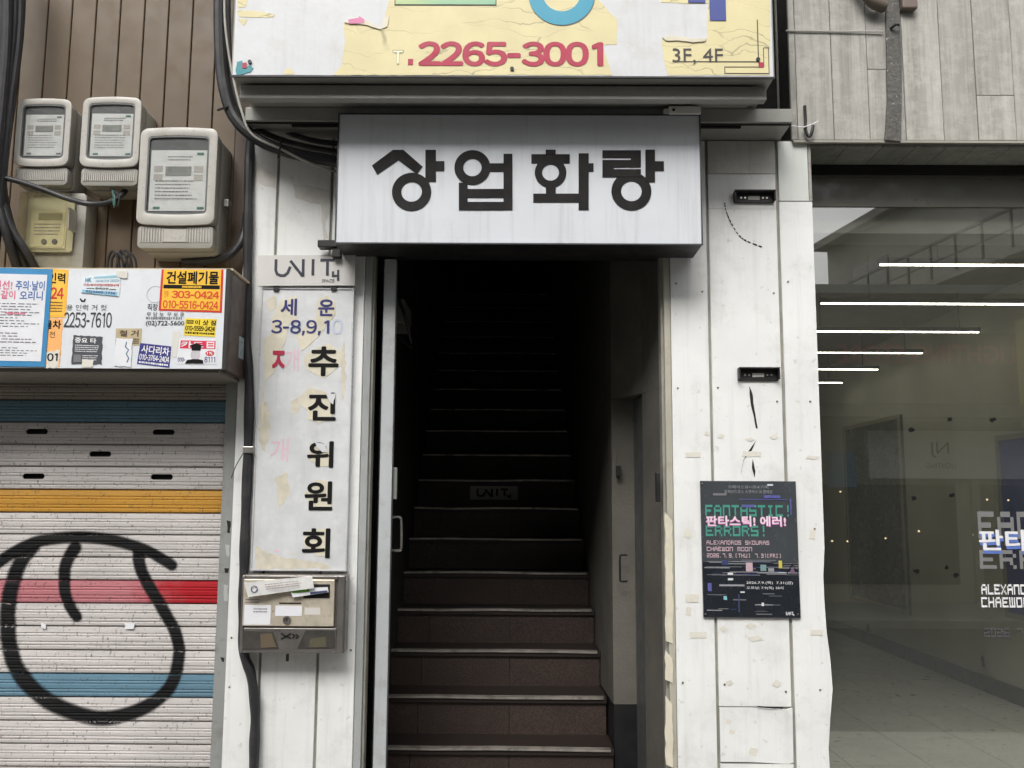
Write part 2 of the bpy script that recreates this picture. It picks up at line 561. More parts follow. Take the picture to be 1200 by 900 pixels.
cornice_grey = M('cornice_grey_metal', S(150, 150, 144), 0.45, var=0.1, nscale=3, streak=0.15, scol=S(105, 100, 90), grime=0.3, gcol=S(118, 110, 98))
brown_plank = M('brown_siding', S(98, 82, 62), 0.5, var=0.12, nscale=3, streak=0.3, scol=S(88, 72, 58), grime=0.4, gcol=S(92, 76, 60), bump=0.06, rnd=0.14)
rubber = M('black_rubber', S(42, 42, 44), 0.5, var=0.25, nscale=12, grime=0.4, gcol=S(80, 78, 74), bump=0.1, bscale=200)
black_metal = M('black_metal', S(32, 32, 33), 0.45, var=0.2, nscale=20, grime=0.3, gcol=S(78, 72, 66))
ink_black = M('black_vinyl', S(30, 29, 29), 0.65, var=0.12, nscale=8, streak=0.2, scol=S(70, 68, 66), spec=0.2)
black_ink = plain('black_ink', S(20, 19, 19), 0.7, spec=0.2)
grey_ink = plain('grey_ink', S(120, 120, 122), 0.6)
navy_ink = plain('navy_ink', S(45, 48, 110), 0.6)
blue_ink = plain('blue_ink', S(70, 100, 170), 0.6)
red_ink = plain('red_ink', S(205, 45, 40), 0.6)
orange_red = plain('orange_red_ink', S(220, 75, 30), 0.6)
crimson = M('crimson_vinyl', S(172, 34, 68), 0.5, var=0.1, nscale=15)
pink_ghost = plain('faded_pink', S(222, 186, 202), 0.6)
white_ink = plain('white_ink', S(235, 235, 235), 0.6)
paper = M('white_paper', S(225, 226, 230), 0.6, var=0.04, nscale=12, bump=0.2, bscale=25)
wood_clad = wood_mat('grey_wood_board', S(146, 144, 137), S(184, 182, 175), 0.2, dark=S(104, 100, 92))
wood_soff = wood_mat('dark_soffit_board', S(122, 123, 114), S(152, 153, 143), 0.2)
yellow_film = film_mat('cracked_yellow_film', S(218, 207, 160), S(112, 104, 80))
cream_film = M('peeled_cream_film', S(214, 208, 188), 0.55, var=0.1, nscale=14, grime=0.4, gcol=S(190, 178, 146), bump=0.3, bscale=40)
lightbox_face = M('pale_sign_face', S(208, 212, 217), 0.4, var=0.03, nscale=4, streak=0.35, scol=S(160, 160, 156), grime=0.3, gcol=S(150, 146, 140), gscale=3, glo=0.58, ghi=0.78)
sign_white = M('white_sign_sheet', S(208, 210, 212), 0.5, var=0.05, nscale=7, streak=0.3, scol=S(176, 176, 172), grime=0.45, gcol=S(188, 184, 172), gscale=8, bump=0.25, bscale=30)
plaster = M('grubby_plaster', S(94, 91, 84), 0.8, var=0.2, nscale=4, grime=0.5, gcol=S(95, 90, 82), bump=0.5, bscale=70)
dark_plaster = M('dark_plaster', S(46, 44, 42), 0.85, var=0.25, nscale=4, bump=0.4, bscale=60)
granite = granite_mat('brown_granite_tile', S(46, 36, 31), S(72, 57, 50), S(25, 19, 17))
tread_mat = granite_mat('worn_tread', S(36, 27, 23), S(42, 32, 28), S(24, 18, 16))
nosing_mat = M('nosing_metal', S(172, 166, 158), 0.42, var=0.3, nscale=12, grime=0.9, gcol=S(100, 94, 86), gscale=14, metal=0.6)
concrete = M('stained_concrete', S(165, 163, 156), 0.85, var=0.12, nscale=0.8, streak=0.0, grime=0.4, gcol=S(110, 106, 98), gscale=1.2)
asphalt = M('asphalt', S(72, 72, 73), 0.9, var=0.15, nscale=3, speck=0.5, spcol=S(110, 110, 108), bump=0.4, bscale=150)
paving = M('paving_grey', S(140, 138, 132), 0.85, var=0.12, nscale=2, bump=0.2)
chrome = M('dull_steel', S(186, 184, 178), 0.32, var=0.1, nscale=20, metal=0.9)

# ------------------------------------------------------------------ ground and street
MB().box(-40, 40, -60, -2.4, -0.30, -0.12).build('road', asphalt, kind='structure')
MB().box(-40, 40, -2.4, 0.0, -0.3, 0.0).build('pavement', paving, kind='structure', bevel=0.015)
MB().box(-40, 40, -11.35, -9.0, -0.2, 0.0).build('pavement_opposite', paving, kind='structure', bevel=0.015)
MB().box(-60, 60, 0.0, 60, -0.4, -0.012).build('ground', asphalt, kind='structure')

TOPZ = 4.3
# ------------------------------------------------------------------ white panel pier, shutter side
lx0 = P(285, 300).x
lg1, lg2, lx1 = P(318, 420).x, P(383, 420).x, P(425, 420).x
ztop = P(600, 140).z + 0.0
pierL = thing('panelled_pier', 'narrow white panel pier carrying the peeling vertical signboard and letterbox', 'wall', (0.5 * (lx0 + lx1), 0.1, 0), group=None)
MB().box(lx0 + 0.002, lx1 - 0.002, 0.012, 0.24, 0, ztop).build('core', groove_mat, pierL)
for a, b in ((lx0, lg1 - 0.006), (lg1 + 0.006, lg2 - 0.006), (lg2 + 0.006, lx1)):
    MB().box(a, b, 0.0, 0.02, 0.0, ztop - 0.01).build('panel', white_paint, pierL, bevel=0.003)
# torn paint at its head
for k, pts in enumerate([[(343, 215), (385, 222), (388, 245), (381, 260), (384, 278), (378, 282), (376, 240), (345, 232)], [(300, 190), (322, 205), (324, 222), (300, 212)]]):
    patch('peeled_paint', pts, -0.0005, 0.0012, M('bare_undercoat%d' % k, S(212, 209, 201), 0.7, var=0.1, nscale=20), pierL, amp=1.2, step=6, seed=k)

# ------------------------------------------------------------------ white panel pier, shop side
rx0, rg1, rg2, rx1 = P(787, 420).x, P(832.5, 420).x, P(917, 420).x, P(957.5, 400).x
pierR = thing('panelled_pier', 'wide white panel pier with black brackets and dark poster beside the glass shopfront', 'wall', (0.5 * (rx0 + rx1), 0.1, 0))
MB().box(rx0 + 0.002, rx1 - 0.02, 0.012, 0.24, 0, P(900, 164).z).build('core', groove_mat, pierR)
z1, z2, z3 = P(870, 165).z, P(870, 204).z, P(870, 245).z
zc = P(880, 828).z
MB().box(rx0, rg1 - 0.006, 0.0, 0.02, 0.0, z1).build('panel', white_paint, pierR, bevel=0.003)
MB().box(rg1 + 0.006, rg2 - 0.007, -0.001, 0.02, z2 + 0.002, z1).build('panel', white_old, pierR, bevel=0.002)
MB().box(rg1 + 0.006, rg2 - 0.007, 0.001, 0.02, z3 + 0.001, z2).build('panel', white_paint, pierR, bevel=0.002)
MB().box(rg1 + 0.006, rg2 - 0.007, 0.0, 0.02, zc, z3).build('panel', white_paint, pierR, bevel=0.002)
# cracked lower sheet lifts at its upper right corner
mb = MB()
a, b = rg1 + 0.006, rg2 - 0.007
n = 14
top = [(a + (b - a) * i / n, zc - 0.004 - (0.016 * max(0, (i / n - 0.45)) if i < n else 0.0)) for i in range(n + 1)]
for i in range(n):
    (xa, za), (xb, zb) = top[i], top[i + 1]
    ya = -0.001 - 0.016 * max(0, i / n - 0.4) * (1 if i < n else 0); yb = -0.001 - 0.016 * max(0, (i + 1) / n - 0.4)
    mb.add([(xa, ya, za), (xb, yb, zb), (xb, -0.001, zb - 0.22), (xa, -0.001, za - 0.22), (xa, 0.01, za), (xb, 0.01, zb)], [(0, 1, 2, 3), (0, 4, 5, 1)])
mb.box(a, b, -0.001, 0.02, 0, zc - 0.232)
mb.build('panel', white_paint, pierR)
# outer sheet with a wavy loose edge
rng = random.Random(3)
edge = []
zt2 = P(930, 166).z
zbr = P(930, 236).z
for i in range(26):
    z = (zbr - 0.002) * i / 25
    j = 0.0
    if z < 1.35: j = 0.012 * math.sin(z * 9.0) + rng.uniform(-0.003, 0.003)
    edge.append((rx1 + j, z))
MB().prism([(rg2 + 0.007, 0.0), (rg2 + 0.007, zbr - 0.002)][::1] + edge[::-1], 0.0, 0.018).build('panel', white_paint, pierR)
MB().box(rg2 + 0.007, rx1 - 0.014, -0.002, 0.02, zbr + 0.002, zt2).build('panel', M('greenish_printed_board', S(212, 216, 210), 0.6, var=0.08, streak=0.45, scol=S(165, 185, 175)), pierR, bevel=0.002)
MB().box(rx1 - 0.012, rx1 + 0.002, -0.001, 0.02, zbr + 0.002, zt2).build('panel', wood_clad, pierR, bevel=0.002)
MB().box(rx1 - 0.018, rx1 - 0.004, 0.019, 0.24, 0, zt2 - 0.02).build('edge_trim', gap_black, pierR)
# tape residue, cracks, scribble
tape_m = M('old_tape', S(220, 217, 206), 0.5, var=0.1, nscale=30, grime=0.5, gcol=S(186, 178, 158), gscale=30)
for k, (x, y, wx, wy, an) in enumerate([(812, 533, 18, 6, -.05), (881, 532, 22, 6, .1), (845, 511, 6, 5, .6), (907, 512, 7, 5, .7), (879, 515, 9, 3, -.6), (952, 536, 14, 4, .2), (806, 625, 8, 10, .3), (811, 701, 15, 9, 0), (952, 626, 6, 11, .1),
      (807, 716, 6, 9, .2), (818, 744, 19, 7, -.03), (885, 748, 14, 6, -.5), (848, 737, 7, 5, .7), (957, 741, 14, 6, .02), (855, 800, 7, 5, -.5), (910, 801, 8, 7, .6), (854, 846, 6, 5, .5), (858, 858, 7, 5, .3), (913, 835, 14, 5, .1), (883, 881, 9, 9, .2), (880, 733, 9, 6, .8), (828, 508, 5, 4, .2)]):
    c, s_ = math.cos(an), math.sin(an)
    pts = [(x + (u * c - v * s_) * wx / 2, y + (u * s_ + v * c) * wy / 2) for u, v in ((-1, -1), (1, -1), (1, 1), (-1, 1))]
    patch('tape_residue', pts, -0.0012, 0.0008, tape_m, pierR, amp=0.5, step=3, seed=k)
crackm = plain('crack_dark', S(30, 28, 26), 0.8)
patch('crack', [(878, 452), (881, 458), (885, 485), (888, 502), (886, 502), (880, 475)], -0.001, 0.0006, crackm, pierR, amp=0.4, step=4, seed=2)
patch('crack', [(886, 516), (881, 528), (872, 538), (870, 546), (868, 556), (871, 540), (876, 530)], -0.001, 0.0006, crackm, pierR, amp=0.3, step=4, seed=3)
patch('crack', [(882, 538), (885, 552), (884, 560), (881, 548)], -0.001, 0.0006, crackm, pierR, amp=0.3, step=4, seed=4)
patch('crack', [(886, 827), (919, 829), (916, 831), (890, 829)], -0.012, 0.0006, crackm, pierR, amp=0.3, step=4, seed=5)
rng = random.Random(8)
arc = catmull([Vector(q) for q in ((849, 238), (851, 248), (857, 262), (866, 276), (876, 283), (894, 290))], 6)
for k in range(0, len(arc) - 2, 2):
    a, b = arc[k], arc[k + 1] + (arc[k + 2] - arc[k + 1]) * rng.uniform(0.1, 0.9)
    w0 = P(a.x, a.y, 0); w1 = P(b.x, b.y, 0)
    MB().stroke([(w0.x, w0.z), (w1.x, w1.z)], rng.uniform(0.003, 0.006), -0.003, -0.0005).build('paint_fleck', crackm, pierR)

scr_m = M('rusty_screw', S(120, 104, 90), 0.5, var=0.3, nscale=60, metal=0.4)
for pr_, xs_, zs_ in ((pierL, (lx0 + 0.02, lx1 - 0.018), (0.35, 0.8, 1.0)), (pierR, (rx0 + 0.025, rg1 - 0.03, rg1 + 0.03, rg2 - 0.03, rg2 + 0.035, rx1 - 0.04), (0.4, 0.83, 1.52, 2.08, 2.56))):
    for xi, xx in enumerate(xs_):
        for zz in zs_:
            if (xi * 7 + int(zz * 10)) % 3 == 0: continue
            MB().disc((xx, zz + 0.03 * math.sin(xi * 3 + zz)), 0.0045, -0.0028, -0.0003, 8).build('screw', scr_m, pr_)

def bracket(x0, y0, x1, y1, label):
    t = thing('steel_bracket', label, 'bracket', P((x0 + x1) / 2, y1, -0.02), group='black brackets screwed to the white pier')
    Y0 = -0.004
    a, b, c, d = rect(x0, y0, x1, y1, -0.02)
    m = MB()
    m.box(a, b, Y0 - 0.006, Y0, c, d)
    m.build('back_plate', black_metal, t, bevel=0.004)
    MB().box(a, b, -0.045, Y0 - 0.007, d - 0.006, d).build('top_flange', black_metal, t, bevel=0.002)
    MB().box(a, a + 0.007, -0.04, Y0 - 0.007, c + 0.004, d - 0.007).build('side_flange', black_metal, t, bevel=0.002)
    MB().box(b - 0.007, b, -0.04, Y0 - 0.007, c + 0.004, d - 0.007).build('side_flange', black_metal, t, bevel=0.002)
    xm, zm = (a + b) / 2, (c + d) / 2 - 0.003
    MB().box(xm - 0.026, xm + 0.026, Y0 - 0.009, Y0 - 0.0065, zm - 0.009, zm + 0.009).build('slot', plain('bracket_slot', S(196, 195, 190)), t, bevel=0.008, seg=3)
    for k in (-0.058, -0.04, 0.04, 0.058):
        MB().disc((xm + k, zm), 0.0045, Y0 - 0.011, Y0 - 0.0065, 10).build('screw', chrome, t)
bracket(860, 224, 908, 237, 'upper black steel bracket on the white pier above a curved scratch')
bracket(865, 431, 913, 446, 'lower black steel bracket on the white pier above a crack')

# ------------------------------------------------------------------ grey wooden cladding over the shop
zc0 = P(1060, 166, -0.02).z
clad = thing('wooden_cladding', 'grey weathered board cladding above the glass shopfront', 'cladding', (2.1, 0.1, zc0))
MB().box(P(928, 100).x, 4.2, 0.0, 0.2, zc0 + 0.02, TOPZ).build('backing', gap_black, clad)
xs = [P(x, 90, -0.02).x for x in (925.5, 933, 975, 1017, 1059, 1103, 1143, 1187)]
while xs[-1] < 4.1: xs.append(xs[-1] + 0.155)
rng = random.Random(5)
for i in range(len(xs) - 1):
    cut = {6: P(1165, 112, -0.02).z, 3: P(1026, 81, -0.02).z}.get(i, None)
    yo = -0.02 + rng.uniform(-0.002, 0.002)
    segs = [(zc0 + 0.008, TOPZ)] if cut is None else [(zc0 + 0.008, cut - 0.001), (cut + 0.001, TOPZ)]
    for a, b in segs:
        MB().box(xs[i] + 0.0012, xs[i + 1] - 0.0012, yo, 0.0, a, b).build('board', wood_clad, clad, bevel=0.0015, seg=1)
MB().box(P(928, 160).x, 4.2, -0.024, 0.0, zc0 - 0.006, zc0 + 0.005).build('bottom_trim', M('cladding_trim', S(150, 148, 138), 0.6), clad)
yg = 0.24
zs = P(1060, 190, yg - 0.01).z
x = rx1 + 0.004
rng = random.Random(6)
k = 0
while x < 4.2:
    w_ = rng.uniform(0.13, 0.17)
    MB().box(x, x + w_ - 0.003, -0.001, 0.235, zc0 - 0.022, zc0 - 0.008).build('soffit_board', wood_soff, clad)
    x += w_; k += 1
# tarred strip
pts = [(1036, -90), (1037, 0), (1038, 60), (1039, 120), (1036, 165), (1055, 167), (1056, 120), (1056, 70), (1054, 30), (1053, 0), (1052, -90)]
strip = MB().prism([P(a, b, -0.024) for a, b in pts], -0.034, -0.0235).build('tarred_strip', M('tarred_tape', S(84, 82, 78), 0.6, var=0.35, nscale=60, speck=0.9, spcol=S(160, 158, 152), spscale=55, bump=1.0, bscale=70, streak=0.4, scol=S(40, 38, 36)),
     bevel=0.003, label='dark crinkled vertical strip nailed over the grey boards', cat='strip')
hook = MB()
hook.tube(catmull([P(1044, 33, -0.036), P(1047, 31, -0.05), P(1051, 28, -0.06), P(1054, 30, -0.06)], 4), 0.006, 8)
hook.build('wire_hook', black_metal, label='small black hook stuck in the dark crinkled strip', cat='hook', smooth=True)
tie = thing('cable_anchor', 'black bent anchor with white string on the cladding corner', 'anchor', P(946, 160, -0.03))
MB().tube(catmull([P(943, 124, -0.035), P(944, 140, -0.037), P(944, 152, -0.04), P(948, 160, -0.045), P(951, 156, -0.05), P(953, 147, -0.05)], 5), 0.007, 8).build('anchor_bar', black_metal, tie, smooth=True)
MB().tube(catmull([P(927, 147, -0.04), P(940, 149, -0.05), P(950, 146, -0.055), P(959, 142, -0.05)], 4), 0.0025, 6).build('string', white_ink, tie, smooth=True)
MB().tube([P(921, 36, -0.026), P(980, 37, -0.026), P(1035, 37, -0.03)], 0.004, 6).build('thin_wire', M('wire_grey', S(165, 163, 156)), label='thin grey wire across the boards left of the dark strip', cat='wire')
pipe_end = thing('bent_pipe', 'brown pipe elbow poking in over the grey boards beside the dark strip', 'pipe', P(1020, 0, -0.06))
MB().tube(catmull([P(990, -40, -0.07), P(1008, -18, -0.07), P(1022, 2, -0.07), P(1036, 8, -0.05)], 5), 0.028, 12).build('elbow', M('pipe_brown', S(92, 82, 72), 0.5), pipe_end, smooth=True)
MB().boxpx(1057, -30, 1075, 9, -0.06, -0.021).build('pipe_clamp', M('clamp_brown', S(110, 98, 90), 0.6, grime=0.5), label='brown clamp block on boards right of the dark strip', cat='clamp', bevel=0.006)

# black sheet painting the shade in the gap between big sign and cladding
MB().box(P(880, 60).x, P(929, 60).x, 0.27, 0.299, 1.6, TOPZ).build('gap_shade_sheet', M('deep_black', S(7, 7, 7), 0.9), label='black sheet painting the shade between yellow sign and grey cladding', cat='wall')
MB().box(-4.2, 4.2, 0.3, 0.5, 2.9, TOPZ + 0.6).build('upper_wall', concrete, label='concrete wall behind the signs above the doorway', cat='wall')

# ------------------------------------------------------------------ canopy and the large sign
zcan = P(600, 163, 0.0).z
cx0, cx1 = P(287, 142, -0.2).x, P(929, 142, -0.2).x
can = thing('entrance_canopy', 'grey metal canopy ledge under the large yellow sign', 'canopy', ((cx0 + cx1) / 2, 0, zcan))
MB().box(cx0, cx1, -0.2, 0.24, zcan, zcan + 0.062).build('ledge', cornice_grey, can, bevel=0.003)
MB().box(cx0, cx1, -0.186, -0.17, zcan - 0.004, zcan - 0.0005).build('soffit_lip', gap_black, can)
for a, b in ((340, 395), (820, 870)):
    MB().box(P(a, 145, -0.19).x, P(b, 145, -0.19).x, -0.166, -0.15, zcan - 0.010, zcan - 0.0005).build('soffit_slot', gap_black, can)
YS = -0.48
bx0, bx1, bz0, bz1 = rect(277, -110, 903, 89, YS)
bz0 = P(600, 89, YS).z
bz1 = TOPZ
big = thing('large_sign', 'large torn yellow and white sign with phone number over the doorway', 'sign', ((bx0 + bx1) / 2, -0.2, bz0))
MB().box(bx0 - 0.006, bx1 + 0.006, YS + 0.004, -0.0, bz0 + 0.001, bz1).build('sign_box', cornice_grey, big)
MB().box(bx0, bx1, YS, YS + 0.003, bz0, bz1).build('face_sheet', sign_white, big)
MB().box(bx0 - 0.007, bx1 + 0.007, YS - 0.003, YS + 0.006, bz0 - 0.008, bz0 - 0.0005).build('bottom_edge', black_metal, big)
s1x0, s1x1 = P(281, 105, -0.41).x, P(898, 105, -0.41).x
zs1 = P(600, 116, -0.41).z
MB().box(s1x0, s1x1, -0.41, -0.365, zs1, bz0 - 0.0085).build('stepped_frame', cornice_grey, big, bevel=0.003)
MB().box(s1x0 + 0.001, s1x1 - 0.001, -0.416, -0.4105, zs1 - 0.002, zs1 + 0.012).build('stepped_frame', cornice_grey, big, bevel=0.002)
MB().box(s1x0 + 0.015, s1x1 - 0.03, -0.364, -0.19, zcan + 0.0635, bz0 - 0.009).build('stepped_frame', cornice_grey, big, bevel=0.002)
filmA = [(391, 88), (401, 75), (404, 50), (403, 27), (412, 22), (430, 26), (446, 35), (452, 18), (456, 0), (458, -60), (700, -60), (702, 0), (712, 12), (723, 22), (723, 52), (706, 53), (712, 70), (717, 88)]
patch('yellow_film', filmA, YS, 0.0012, yellow_film, big, 0.5, 6, 1)
filmB = [(775, -60), (775, 3), (800, 4), (830, 4), (828, 20), (829, 46), (815, 48), (800, 46), (785, 44), (776, 45), (777, 65), (783, 88), (902, 88), (902, -60)]
patch('yellow_film', filmB, YS, 0.0012, yellow_film, big, 0.5, 6, 2)
patch('curled_edge', [(776, 44), (786, 42), (800, 44), (815, 46), (828, 45), (826, 49), (812, 50), (795, 48), (780, 48)], YS - 0.002, 0.004, cream_film, big, 0.4, 4, 3)
patch('curled_edge', [(404, 27), (414, 22), (430, 24), (447, 35), (430, 30), (415, 28)], YS - 0.002, 0.004, cream_film, big, 0.4, 4, 4)
patch('curled_edge', [(447, 34), (449, 22), (456, 18), (454, 32)], YS - 0.002, 0.003, cream_film, big, 0.4, 4, 5)
for k, pts in enumerate([[(278, 12), (300, 13), (322, 17), (320, 21), (280, 20)], [(278, 22), (290, 23), (286, 31)], [(278, 0), (290, -2), (288, 8), (279, 9)], [(333, 84), (338, 79), (346, 85), (344, 87), (334, 87)], [(278, -40), (340, -38), (330, -20), (280, -24)]]):
    patch('film_scrap', pts, YS, 0.0012, yellow_film, big, 0.5, 4, 10 + k)
patch('film_scrap', [(408, 23), (420, 21), (421, 19), (427, 23), (427, 27), (409, 28)], YS - 0.006, 0.0012, M('pink_vinyl', S(206, 120, 160), 0.5), big, 0, 4)
patch('film_scrap', [(278, 73), (284, 71), (287, 80), (293, 76), (297, 80), (293, 85), (277, 88), (276, 82)], YS - 0.0013, 0.0012, M('teal_vinyl', S(60, 140, 150), 0.5, var=0.2, nscale=40), big, 0.4, 4)
patch('film_scrap', [(284, 74), (289, 73), (289, 80), (284, 80)], YS - 0.003, 0.0012, crimson, big, 0, 4)
letterpx(big, '2265-3001', 490, 49, 707, 78, YS, crimson, 0.0030, bold=0.045)
MB().boxpx(478, 69, 484, 76, YS - 0.003, YS - 0.0015).build('lettering', crimson, big)
letterpx(big, 'T', 460, 59, 473, 76, YS, plain('pale_outline', S(150, 140, 105)), 0.0028, bold=0.01)
letterpx(big, 'T', 461, 60, 472, 75, YS, plain('cream_fill', S(244, 238, 205)), 0.0040, bold=-0.012)
letterpx(big, '3F, 4F', 788, 57, 847, 76, YS, plain('charcoal_ink', S(64, 60, 58)), 0.0030, bold=0.004)
lm = plain('print_line', S(72, 66, 60))
MB().boxpx(788, 71.6, 890, 72.6, YS - 0.0028, YS - 0.0014).build('printed_line', lm, big)
MB().boxpx(887.6, 23, 888.8, 72, YS - 0.0028, YS - 0.0014).build('printed_line', lm, big)
MB().boxpx(889, 73, 895, 79, YS - 0.003, YS - 0.0014).build('printed_square', crimson, big)
for (a, b, c, d) in ((849, 78, 849.8, 86), (849, 78, 895, 78.7), (849, 85.5, 901, 86.3), (894.5, 56, 895.3, 78), (900.5, 56, 901.3, 86), (894.5, 55.6, 901.3, 56.3)):
    MB().boxpx(a, b, c, d, YS - 0.0027, YS - 0.0014).build('printed_line', lm, big)
gm, t_, N_, L_, b_ = nodes('green_to_teal_vinyl')
L_.new(ramp(t_, mul(t_, noise(t_, wpos(t_, (1.4, 1, 1)), 1.0, 2), 1.0), 0.35, 0.65, S(215, 215, 130), S(80, 175, 165)), b_.inputs['Base Color'])
MB().boxpx(464, -60, 581, 5, YS - 0.004, YS - 0.0014).build('letter_stroke', gm, big)
MB().boxpx(463, -60, 582, 6.5, YS - 0.0025, YS - 0.0013).build('letter_outline', lm, big)
c0 = P(658, -7, YS); k_ = (P(700, 0, YS).x - P(600, 0, YS).x) / 100
MB().ring((c0.x, c0.z), 39 * k_, 22 * k_, YS - 0.004, YS - 0.0014, 48).build('letter_stroke', M('cyan_vinyl', S(52, 150, 178), 0.45, var=0.06), big)
MB().ring((c0.x + 0.002, c0.z - 0.003), 39 * k_, 22 * k_, YS - 0.003, YS - 0.0013, 48).build('letter_outline', grey_ink, big)
nv = M('navy_vinyl', S(56, 70, 140), 0.45)
MB().boxpx(831, -60, 850, 24, YS - 0.004, YS - 0.0014).build('letter_stroke', nv, big)
MB().boxpx(806, -60, 826, 3, YS - 0.004, YS - 0.0014).build('letter_stroke', nv, big)
for x, y in ((888, 70), (600, 81), (293, 73)):
    c = P(x, y, YS); MB().disc((c.x, c.z), 0.008, YS - 0.008, YS, 10).build('screw', black_metal, big)

# ------------------------------------------------------------------ white lightbox sign above the doorway
YL = -0.235
a, b, c, d = rect(396, 135, 820.5, 285, YL)
lb = thing('lightbox_sign', 'pale grey lightbox sign with bold black Korean letters above the doorway', 'sign', ((a + b) / 2, -0.1, c))
MB().box(a - 0.004, b + 0.004, YL + 0.004, -0.02, c - 0.004, d + 0.004).build('housing', black_metal, lb, bevel=0.002)
MB().box(a, b, YL, YL + 0.0035, c, d).build('face', lightbox_face, lb)
fm = M('sign_edge_trim', S(60, 60, 62), 0.4)
MB().box(a - 0.006, b + 0.006, YL - 0.004, YL + 0.006, d, d + 0.006).build('edge_trim', fm, lb)
MB().box(a - 0.006, b + 0.006, YL - 0.004, YL + 0.006, c - 0.006, c).build('edge_trim', fm, lb)
MB().box(a - 0.006, a, YL - 0.004, YL + 0.006, c, d).build('edge_trim', fm, lb)
MB().box(b, b + 0.006, YL - 0.004, YL + 0.006, c, d).build('edge_trim', fm, lb)
def g(u, v):
    q = P(420 + u / 3.158, 160 + v / 3.158, YL)
    return (q.x, q.z)
kk = (g(100, 0)[0] - g(0, 0)[0]) / 100
off_i = [0]
def layer():
    off_i[0] += 1
    return YL - 0.003 - 0.0002 * (off_i[0] % 12)
def grect(mb, x0, y0, x1, y1):
    mb.prism([g(x0, y0), g(x1, y0), g(x1, y1), g(x0, y1)], layer(), YL - 0.0004)
def gring(mb, x, y, R, r):
    mb.ring(g(x, y), R * kk, r * kk, layer(), YL - 0.0004, 48)
m1 = MB(); m1.prism([g(*q) for q in ((50, 108), (128, 50), (167, 50), (238, 112), (217, 140), (148, 88), (70, 142))], layer(), YL - 0.0004)
grect(m1, 248, 50, 287, 168); grect(m1, 287, 92, 318, 128); gring(m1, 197, 205, 72, 38)
m2 = MB(); gring(m2, 422, 115, 66, 34); grect(m2, 484, 100, 537, 130); grect(m2, 537, 65, 570, 272); grect(m2, 372, 172, 404, 272); grect(m2, 404, 195, 537, 226); grect(m2, 404, 243, 537, 272)
m3 = MB(); grect(m3, 693, 50, 730, 66); grect(m3, 640, 66, 782, 100); gring(m3, 711, 134, 58, 31); grect(m3, 694, 187, 730, 212); grect(m3, 647, 212, 815, 244); grect(m3, 815, 63, 852, 272); grect(m3, 852, 100, 870, 130)
m4 = MB()
for q in ((903, 52, 1045, 79), (1008, 79, 1045, 88), (903, 88, 1045, 114), (903, 114, 945, 122), (903, 122, 1045, 150), (1062, 50, 1097, 168), (1097, 92, 1130, 128)): grect(m4, *q)
gring(m4, 1010, 203, 73, 38)
for q in (m1, m2, m3, m4): q.build('letter', ink_black, lb)
MB().boxpx(372, 281, 395, 289, -0.09, -0.03).build('mounting_arm', black_metal, lb, bevel=0.003)
MB().boxpx(389, 286, 399, 301, -0.08, -0.03).build('mounting_arm', black_metal, lb, bevel=0.003)
dev = thing('sensor_bar', 'small white plastic sensor lying on top edge of the lightbox sign', 'sensor', P(800, 134, -0.24))
MB().boxpx(784, 124, 821.5, 133.2, -0.25, -0.21).build('housing', plain('cream_plastic', S(220, 220, 212)), dev, bevel=0.004)
MB().boxpx(778, 127, 784, 133, -0.245, -0.215).build('end_cap', plain('cream_plastic2', S(190, 190, 182)), dev, bevel=0.002)
MB().boxpx(788, 127, 791, 130, -0.2515, -0.2505).build('mark', black_ink, dev)

# ------------------------------------------------------------------ doorway: frames, open door leaf, passage
zhead = P(600, 300, 0.02).z
dfr = thing('door_frame', 'narrow painted metal frame around the dark stair entrance', 'door frame', (0, 0.05, 0))
MB().box(lx1 + 0.001, P(434, 420, 0.0).x, 0.004, 0.09, 0, zhead + 0.2).build('jamb', alu_grey, dfr, bevel=0.004)
MB().box(P(434, 420, 0.0).x + 0.001, P(436.5, 420, 0.0).x, 0.02, 0.09, 0, zhead + 0.2).build('jamb_stop', groove_mat, dfr)
MB().box(P(779, 420).x, rx0 - 0.001, 0.004, 0.09, 0, zhead + 0.2).build('jamb', M('yellowed_trim', S(176, 172, 158), 0.6, var=0.15, grime=0.5, gcol=S(120, 112, 92), streak=0.3), dfr, bevel=0.004)
MB().box(P(774, 420, 0.05).x, P(779, 420, 0.05).x, 0.03, 0.1, 0, zhead + 0.2).build('jamb_stop', groove_mat, dfr)
MB().box(P(436.5, 420).x, P(774, 420).x, 0.03, 0.1, zhead, zhead + 0.2).build('head', black_metal, dfr)
for k, (y0, y1) in enumerate(((600, 755), (762, 800), (815, 900))):
    patch('torn_trim', [(779, y0), (787, y0 + 10), (788.5, (y0 + y1) / 2), (788.5, y1), (780, y1 - 4)], 0.004, 0.004, cream_film, dfr, 0.8, 8, 30 + k)
MB().boxpx(769, 554, 774, 588, 0.0, 0.03).build('latch_plate', black_metal, dfr, bevel=0.002)

